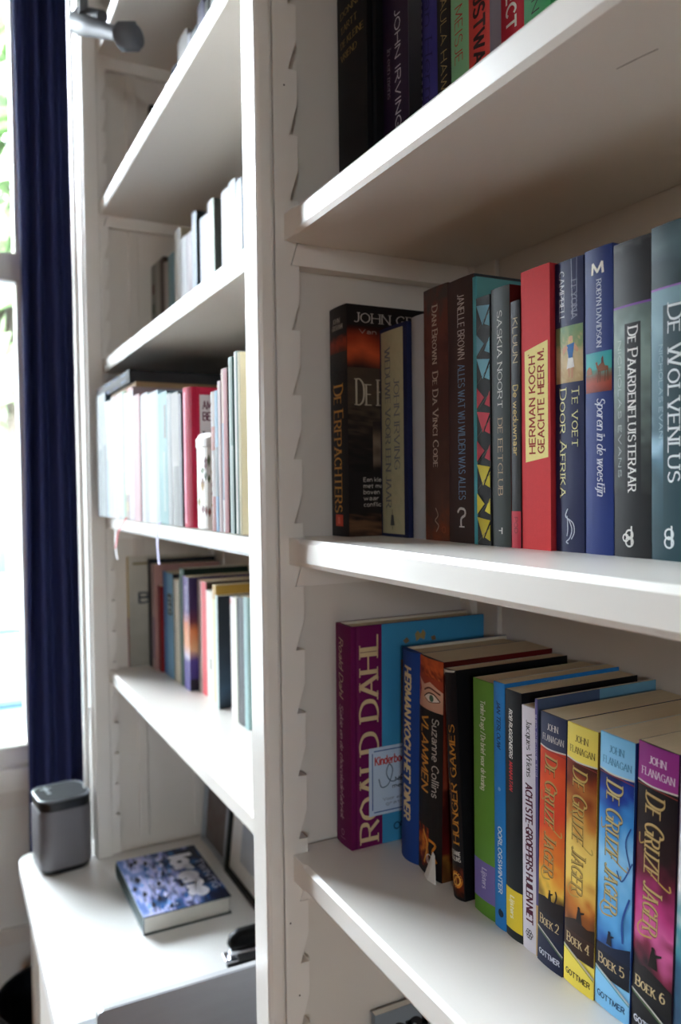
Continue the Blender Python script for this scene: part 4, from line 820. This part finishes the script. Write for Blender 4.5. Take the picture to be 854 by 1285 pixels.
frame('black framed sketch with a wide white mount on the desk', -1.452, .30, .24, .190, .11, .008, '#1c1f1e', '#efeeea', [R(.03, .97, .035, .965, '#f0efeb'), G(.2, .8, .16, .84, [(0, '#c9cdd2'), (.5, '#b0b8c0'), (1, '#c6c9cc')], .7, 40, 305)])
# speaker
spk = empty('loudspeaker', (-1.634, -.094, ZD), 'dark grey rounded desktop speaker in front of the curtain', 'speaker'); spk.rotation_euler = (0, 0, .12); spk.scale = (.87, .87, .90)
def rrect(hx, hy, z, r=.030, n=7):
    return [(sx*(hx-r)+r*math.cos(a0+k*math.pi/2/n), sy*(hy-r)+r*math.sin(a0+k*math.pi/2/n), z) for sx, sy, a0 in ((1, 1, 0), (-1, 1, math.pi/2), (-1, -1, math.pi), (1, -1, 1.5*math.pi)) for k in range(n+1)]
GRILL = mat('speaker_grille', '#757378', .45, metal=.3, noise=.06, nscale=600, bump=.15, bscale=1500)
SPKT = mat('speaker_top', '#1b1d21', .6, noise=.04, nscale=30, spec=.1)
m = MB(); m.loft([rrect(.051, .051, 0), rrect(.055, .055, .006), rrect(.055, .055, .012)], smooth=True); m.build('base', BLACKP, spk)
m = MB(); m.loft([rrect(.0565, .0565, .0121), rrect(.0575, .0575, .016), rrect(.0575, .0575, .132), rrect(.0565, .0565, .136)], smooth=True); m.build('grille', GRILL, spk)
m = MB(); m.loft([rrect(.0555, .0555, .1361), rrect(.0565, .0565, .15), rrect(.0565, .0565, .156), rrect(.054, .054, .1588)], smooth=True); m.build('top_housing', BLACKP, spk)
m = MB(); m.loft([rrect(.0567, .0567, .1560), rrect(.0567, .0567, .1585), rrect(.0548, .0548, .1602), rrect(.0515, .0515, .1592)], smooth=True, caps=False); m.build('rim', mat('speaker_rim', '#70757b', .35, metal=.7, noise=.02), spk)
m = MB(); m.loft([rrect(.0530, .0530, .1583), rrect(.0525, .0525, .1590)]); m.build('top_panel', SPKT, spk)
m = MB(); m.box(-.042, -.012, -.030, -.022, .1591, .1598, '#8f949a'); m.box(-.034, -.029, -.038, -.014, .1591, .1598, '#8f949a'); m.tube([(.0, -.026, .1591), (.0, -.026, .1598)], .005, 12, '#a0a4aa'); m.build('control_buttons', COVG, spk)
# power lead down the end upright
lead = empty('power_cable', (-1.615, -.055, ZD), 'white power lead with an inline plug hanging beside the speaker', 'cable')
m = MB(); pp = cat_rom3([Vector(p) for p in ((-.022, .018, .30), (-.022, .014, .22), (-.016, .006, .15), (-.012, .002, .1), (-.008, 0, .05), (-.004, -.004, .012), (-.01, -.002, .004), (-.03, .01, .003), (-.06, .018, .003))])
m.tube(pp, .0026, 8, '#f0f0ee'); m.build('wire', COVG, lead)
m = MB(); m.tube([(-.0145, .004, .134), (-.013, .003, .122), (-.0122, .002, .105), (-.0118, .002, .098)], [.003, .0062, .0062, .003], 12, '#f4f4f2')
m.tube([(-.0095, .001, .07), (-.0085, .0, .06), (-.0065, -.001, .035), (-.002, -.003, .022)], [.003, .0075, .0075, .003], 12, '#f4f4f2'); m.build('plug', COVG, lead)
# stapler
st = empty('stapler', (-1.158, .080, ZD), 'black and chrome stapler beyond the grey laptop', 'stapler'); st.rotation_euler = (0, 0, 1.5)
def arch(x, hw, z0, z1, n=8): return [(x, hw*math.cos(math.pi*k/n), z0+(z1-z0)*math.sin(math.pi*k/n)) for k in range(n+1)]
m = MB(); m.loft([arch(.004, .004, .030, .036), arch(.008, .013, .026, .045), arch(.022, .016, .026, .052), arch(.07, .016, .026, .054), arch(.12, .013, .024, .046)], smooth=True); m.build('top_arm', mat('stapler_black', '#060607', .4, noise=.02, spec=.2), st)
m = MB(); m.box(.006, .125, -.009, .009, .016, .0256); m.build('magazine', CHROME, st, .0015)
m = MB(); m.box(0, .13, -.015, .015, 0, .007); m.box(.105, .13, -.012, .012, .007, .016); m.build('base', BLACKP, st, .002)
m = MB(); m.box(-.003, .018, -.0135, .0135, .0071, .013); m.build('anvil', CHROME, st, .002)
# laptop with raised lid
LAPM = mat('laptop_shell', '#8f9097', .42, metal=.35, noise=.10, nscale=14, stretch=(1, 1, 6), bump=.05)
lap = empty('laptop', (-.860, .0, ZD), 'grey laptop standing open on the desk, lid towards the dividing upright', 'laptop')
m = MB(); m.loft([rrect(.115, .165, 0, .018), rrect(.118, .168, .004, .018), rrect(.118, .168, .015, .018)]); b = m.build('base', LAPM, lap); b.location = (-.125, .01, 0)
m = MB(); m.box(-.19, -.05, -.14, .14, .0153, .0165, '#1b1c1f'); k = m.build('keyboard', COVM, lap); k.location = (0, .01, 0)
def lidr(x): return [(x, y, z) for y, z, _ in [(p[0], p[1], 0) for p in rrect(.171, .084, 0, .007)]]
m = MB(); m.loft([lidr(.0075), lidr(.0105), ]); l = m.build('lid', LAPM, lap); l.location = (-.004, .01, .0965); 
m = MB(); m.loft([lidr(.0), lidr(.0074)]); l = m.build('lid_rim', mat('laptop_rim', '#d8d9dc', .3, metal=.3, noise=.02), lap); l.location = (-.004, .01, .0965)
m = MB(); m.box(-.0048, -.0042, -.15, .17, .026, .172, '#15161a'); m.build('screen', COVG, lap)
m = MB(); m.tube([(-.001, -.12, .016), (-.001, .14, .016)], .005, 10, '#55575c'); m.build('hinge', COVG, lap)
# folded paper scrap on the lower near shelf
pt = MB(); q = [(-.606, .0885, ZB+.0004), (-.596, .0855, ZB+.0004), (-.5855, .0870, ZB+.0004), (-.590, .0893, ZB+.024), (-.594, .0900, ZB+.026)]
pt.quad([q[0], q[1], q[4]], '#efeee8'); pt.quad([q[1], q[2], q[3], q[4]], '#e4e3dd'); o2 = [(x, y+.0006, z) for x, y, z in q]
pt.quad([o2[0], o2[4], o2[1]], '#efeee8'); pt.quad([o2[1], o2[4], o2[3], o2[2]], '#e4e3dd')
for a, b in ((0, 4), (4, 3), (3, 2), (0, 1), (1, 2)): pt.quad([q[a], q[b], o2[b], o2[a]], '#efeee8')
tag(pt.build('folded_paper', COVM, None, recalc=False), 'small folded white paper scrap at the foot of the flame-printed paperback', 'paper')

# ------------------------------------------------------------------ reading lamp at the top of the far upright
lamp = empty('reading_lamp', (-1.45, -.06, 2.29), 'grey jointed lamp arm hanging before the top shelf of the far bay', 'lamp')
LGREY = mat('lamp_grey', '#54565b', .6, noise=.05); LDARK = mat('lamp_dark', '#3a3c40', .4, noise=.05)
A, B = Vector((0, 0, 0)), Vector((.165, .048, -.095))
m = MB(); m.tube([A-Vector((.012, 0, -.006)), A, A+(B-A)*.35, A+(B-A)*.8, B], [.010, .019, .015, .011, .012], 14); m.build('lower_arm', LGREY, lamp)
m = MB(); m.tube([A+Vector((.0, .006, .014)), A+(B-A)*.45+Vector((0, .006, .022))], [.015, .010], 12); m.build('joint_cover', LDARK, lamp)
m = MB(); m.tube([B+Vector((-.006, -.014, 0)), B+Vector((-.004, -.012, 0)), B+Vector((.004, .014, .002)), B+Vector((.006, .016, .002))], [.016, .021, .021, .016], 18); m.tube([B+Vector((-.007, -.018, 0)), B+Vector((-.005, -.013, 0))], .007, 12); m.build('pivot_knob', LGREY, lamp)
m = MB(); m.tube([A+Vector((.03, .004, .0)), A+Vector((.01, .01, .12)), A+Vector((-.02, .02, .30))], .008, 10); m.build('upper_arm', LGREY, lamp)
m = MB(); m.tube([A+Vector((-.02, .02, .29)), A+Vector((-.03, .024, .33))], [.018, .02], 14); m.box(-.06, .0, .024, .03, .30, .36); m.build('wall_bracket', LDARK, lamp)

# ------------------------------------------------------------------ curtain
CUR = mat('navy_curtain', '#363c68', .85, noise=.06, nscale=40, bump=.15, bscale=500, spec=.15)
m = MB(); ny, nz = 90, 30; vs = []; fs = []
def cur(s, k):
    y = -.113+.205*s; z = 2.86-(2.86-.02)*k; a = .020*(.6+.4*k)
    x = WX+.075+a*math.sin(s*2*math.pi*5.2+.8*math.sin(k*2.1))+.007*math.sin(s*31+k*3)
    y += .006*math.sin(k*5+s*9)-.010*k*(1-s)+.008*math.sin(k*2.4)*(1-s)
    return x, y, z
for k in range(nz+1):
    for i in range(ny+1): vs.append(cur(i/ny, k/nz))
fs = [(k*(ny+1)+i, k*(ny+1)+i+1, (k+1)*(ny+1)+i+1, (k+1)*(ny+1)+i) for k in range(nz) for i in range(ny)]
m.mesh(vs, fs, smooth=True)
cu = m.build('curtain', CUR, None, recalc=False); md = cu.modifiers.new('thick', 'SOLIDIFY'); md.thickness = .002
tag(cu, 'dark navy curtain hanging in folds beside the window', 'curtain')
m = MB(); m.tube([(WX+.075, -2.4, 2.875), (WX+.075, .18, 2.875)], .011, 12, '#d8d8d4'); rod = m.build('curtain_rail', PAINT); tag(rod, 'pale curtain rail above the tall window', 'curtain rail')
# ------------------------------------------------------------------ bin
bn = empty('waste_bin', (-1.855, -.077, 0), 'black round waste bin on the floor beyond the desk end', 'bin')
m = MB(); n = 36; cr = lambda r, z: [(r*math.cos(2*math.pi*k/n), r*math.sin(2*math.pi*k/n), z) for k in range(n)]
m.loft([cr(.006, .006), cr(.105, .006), cr(.133, .36), cr(.136, .36), cr(.108, 0), cr(.005, 0)], smooth=False); m.build('body', BLACKP, bn)
m = MB(); m.loft([cr(.131, 0.356), cr(.131, 0.364), cr(.135, 0.368), cr(.140, 0.364), cr(.140, 0.356)], caps=False, smooth=True); m.build('rim', BLACKP, bn)

# ------------------------------------------------------------------ outside the window
m = MB(); m.box(-60, WX-.35, -40, 40, -.85, -.8); struct('pavement', m, mat('paving', '#525150', .8, noise=.1, nscale=2))
hs = empty('house', (-14, 2, -.8), 'pale rendered house across the street seen through the window', 'house')
HW = mat('pale_render', '#7a7973', .8, noise=.03); m = MB(); m.box(-3, 0, -9, 9, 0, 6.2); m.build('facade', HW, hs, .02)
m = MB(); m.prism([(-3.4, 6.2), (.4, 6.2), (-1.5, 7.8)], 1, -9.2, 9.2); m.build('roof', mat('roof_tiles', '#6a5a55', .8, noise=.15, nscale=6), hs)
WFR = mat('house_window_glass', '#2a3238', .2, noise=.1)
for y in (-7, -4.4, -1.6, .2, 3.4, 6):
    for z in (.9, 3.6):
        m = MB(); m.box(0, .05, y, y+1.3, z, z+1.5); w = m.build('window', HW, hs)
        m = MB(); m.box(.05, .06, y+.08, y+1.22, z+.08, z+.85); m.box(.05, .06, y+.08, y+1.22, z+.92, z+1.42); m.build('pane', WFR, w)
def tree(label, x, y, hgt, rad_, seed, cols):
    t = empty('street_tree', (x, y, -.8), label, 'tree'); rr = random.Random(seed)
    m = MB(); m.tube([(0, 0, 0), (.03, .02, hgt*.4), (.0, .05, hgt*.75)], [.14, .11, .05], 10)
    for k in range(5):
        a = k*1.26; m.tube([(0, 0, hgt*.42), (rad_*.5*math.cos(a), rad_*.5*math.sin(a), hgt*.65)], [.06, .02], 6)
    m.build('trunk', mat('bark', '#3c342a', .9, noise=.3), t)
    m = MB()
    for k in range(3000):
        while 1:
            p = Vector((rr.uniform(-1, 1), rr.uniform(-1, 1), rr.uniform(-1, 1)))
            if .25 < p.length < 1: break
        c = Vector((p.x*rad_, p.y*rad_, hgt*.68+p.z*hgt*.34)); d = Vector((rr.gauss(0, 1), rr.gauss(0, 1), rr.gauss(0, 1))).normalized(); e = d.orthogonal().normalized(); g = d.cross(e); s = rr.uniform(.10, .22)
        m.quad([c-e*s, c+g*s*.5, c+e*s, c-g*s*.5], rr.choice(cols))
    f = m.build('foliage', LEAF, t, recalc=False); f['kind'] = 'stuff'
LEAF = mat('leaves', attr=True, rough=.6, noise=.1); LEAFC = ['#5f7a48', '#70885a', '#4e683c', '#82986c']
tree('leafy green tree seen through the tall window beside the curtain', -7.4, .35, 8.2, 1.5, 5, LEAFC)
car = empty('parked_car', (-6.0, -.3, -.8), 'pale blue-grey parked car outside the window', 'car')
CARM = mat('car_paint', '#2c424c', .55, noise=.02)
body = [(-2.0, .35), (2.0, .35), (2.05, .7), (1.9, .85), (1.2, .95), (-1.4, .95), (-2.0, .85)]
m = MB(); m.prism([(-.85, 0)]*0+[(y, z) for y, z in body], 0, -.85, .85); b = m.build('body', CARM, car, .06)
cab = [(-1.35, .951), (1.05, .951), (.5, 1.42), (-1.0, 1.44)]
m = MB(); m.prism(cab, 0, -.72, .72); m.build('cabin', mat('car_glass', '#3c5058', .1, noise=.05), car, .05)
m = MB(); m.prism([(-1.02, 1.441), (.52, 1.421), (.4, 1.46), (-.95, 1.48)], 0, -.70, .70); m.build('roof', CARM, car, .015)
for y in (-1.3, 1.3):
    for x in (-.8, .8):
        m = MB(); m.tube([(x-.1, y, .32), (x+.1, y, .32)], .32, 24); m.build('wheel', BLACKP, car, .03)
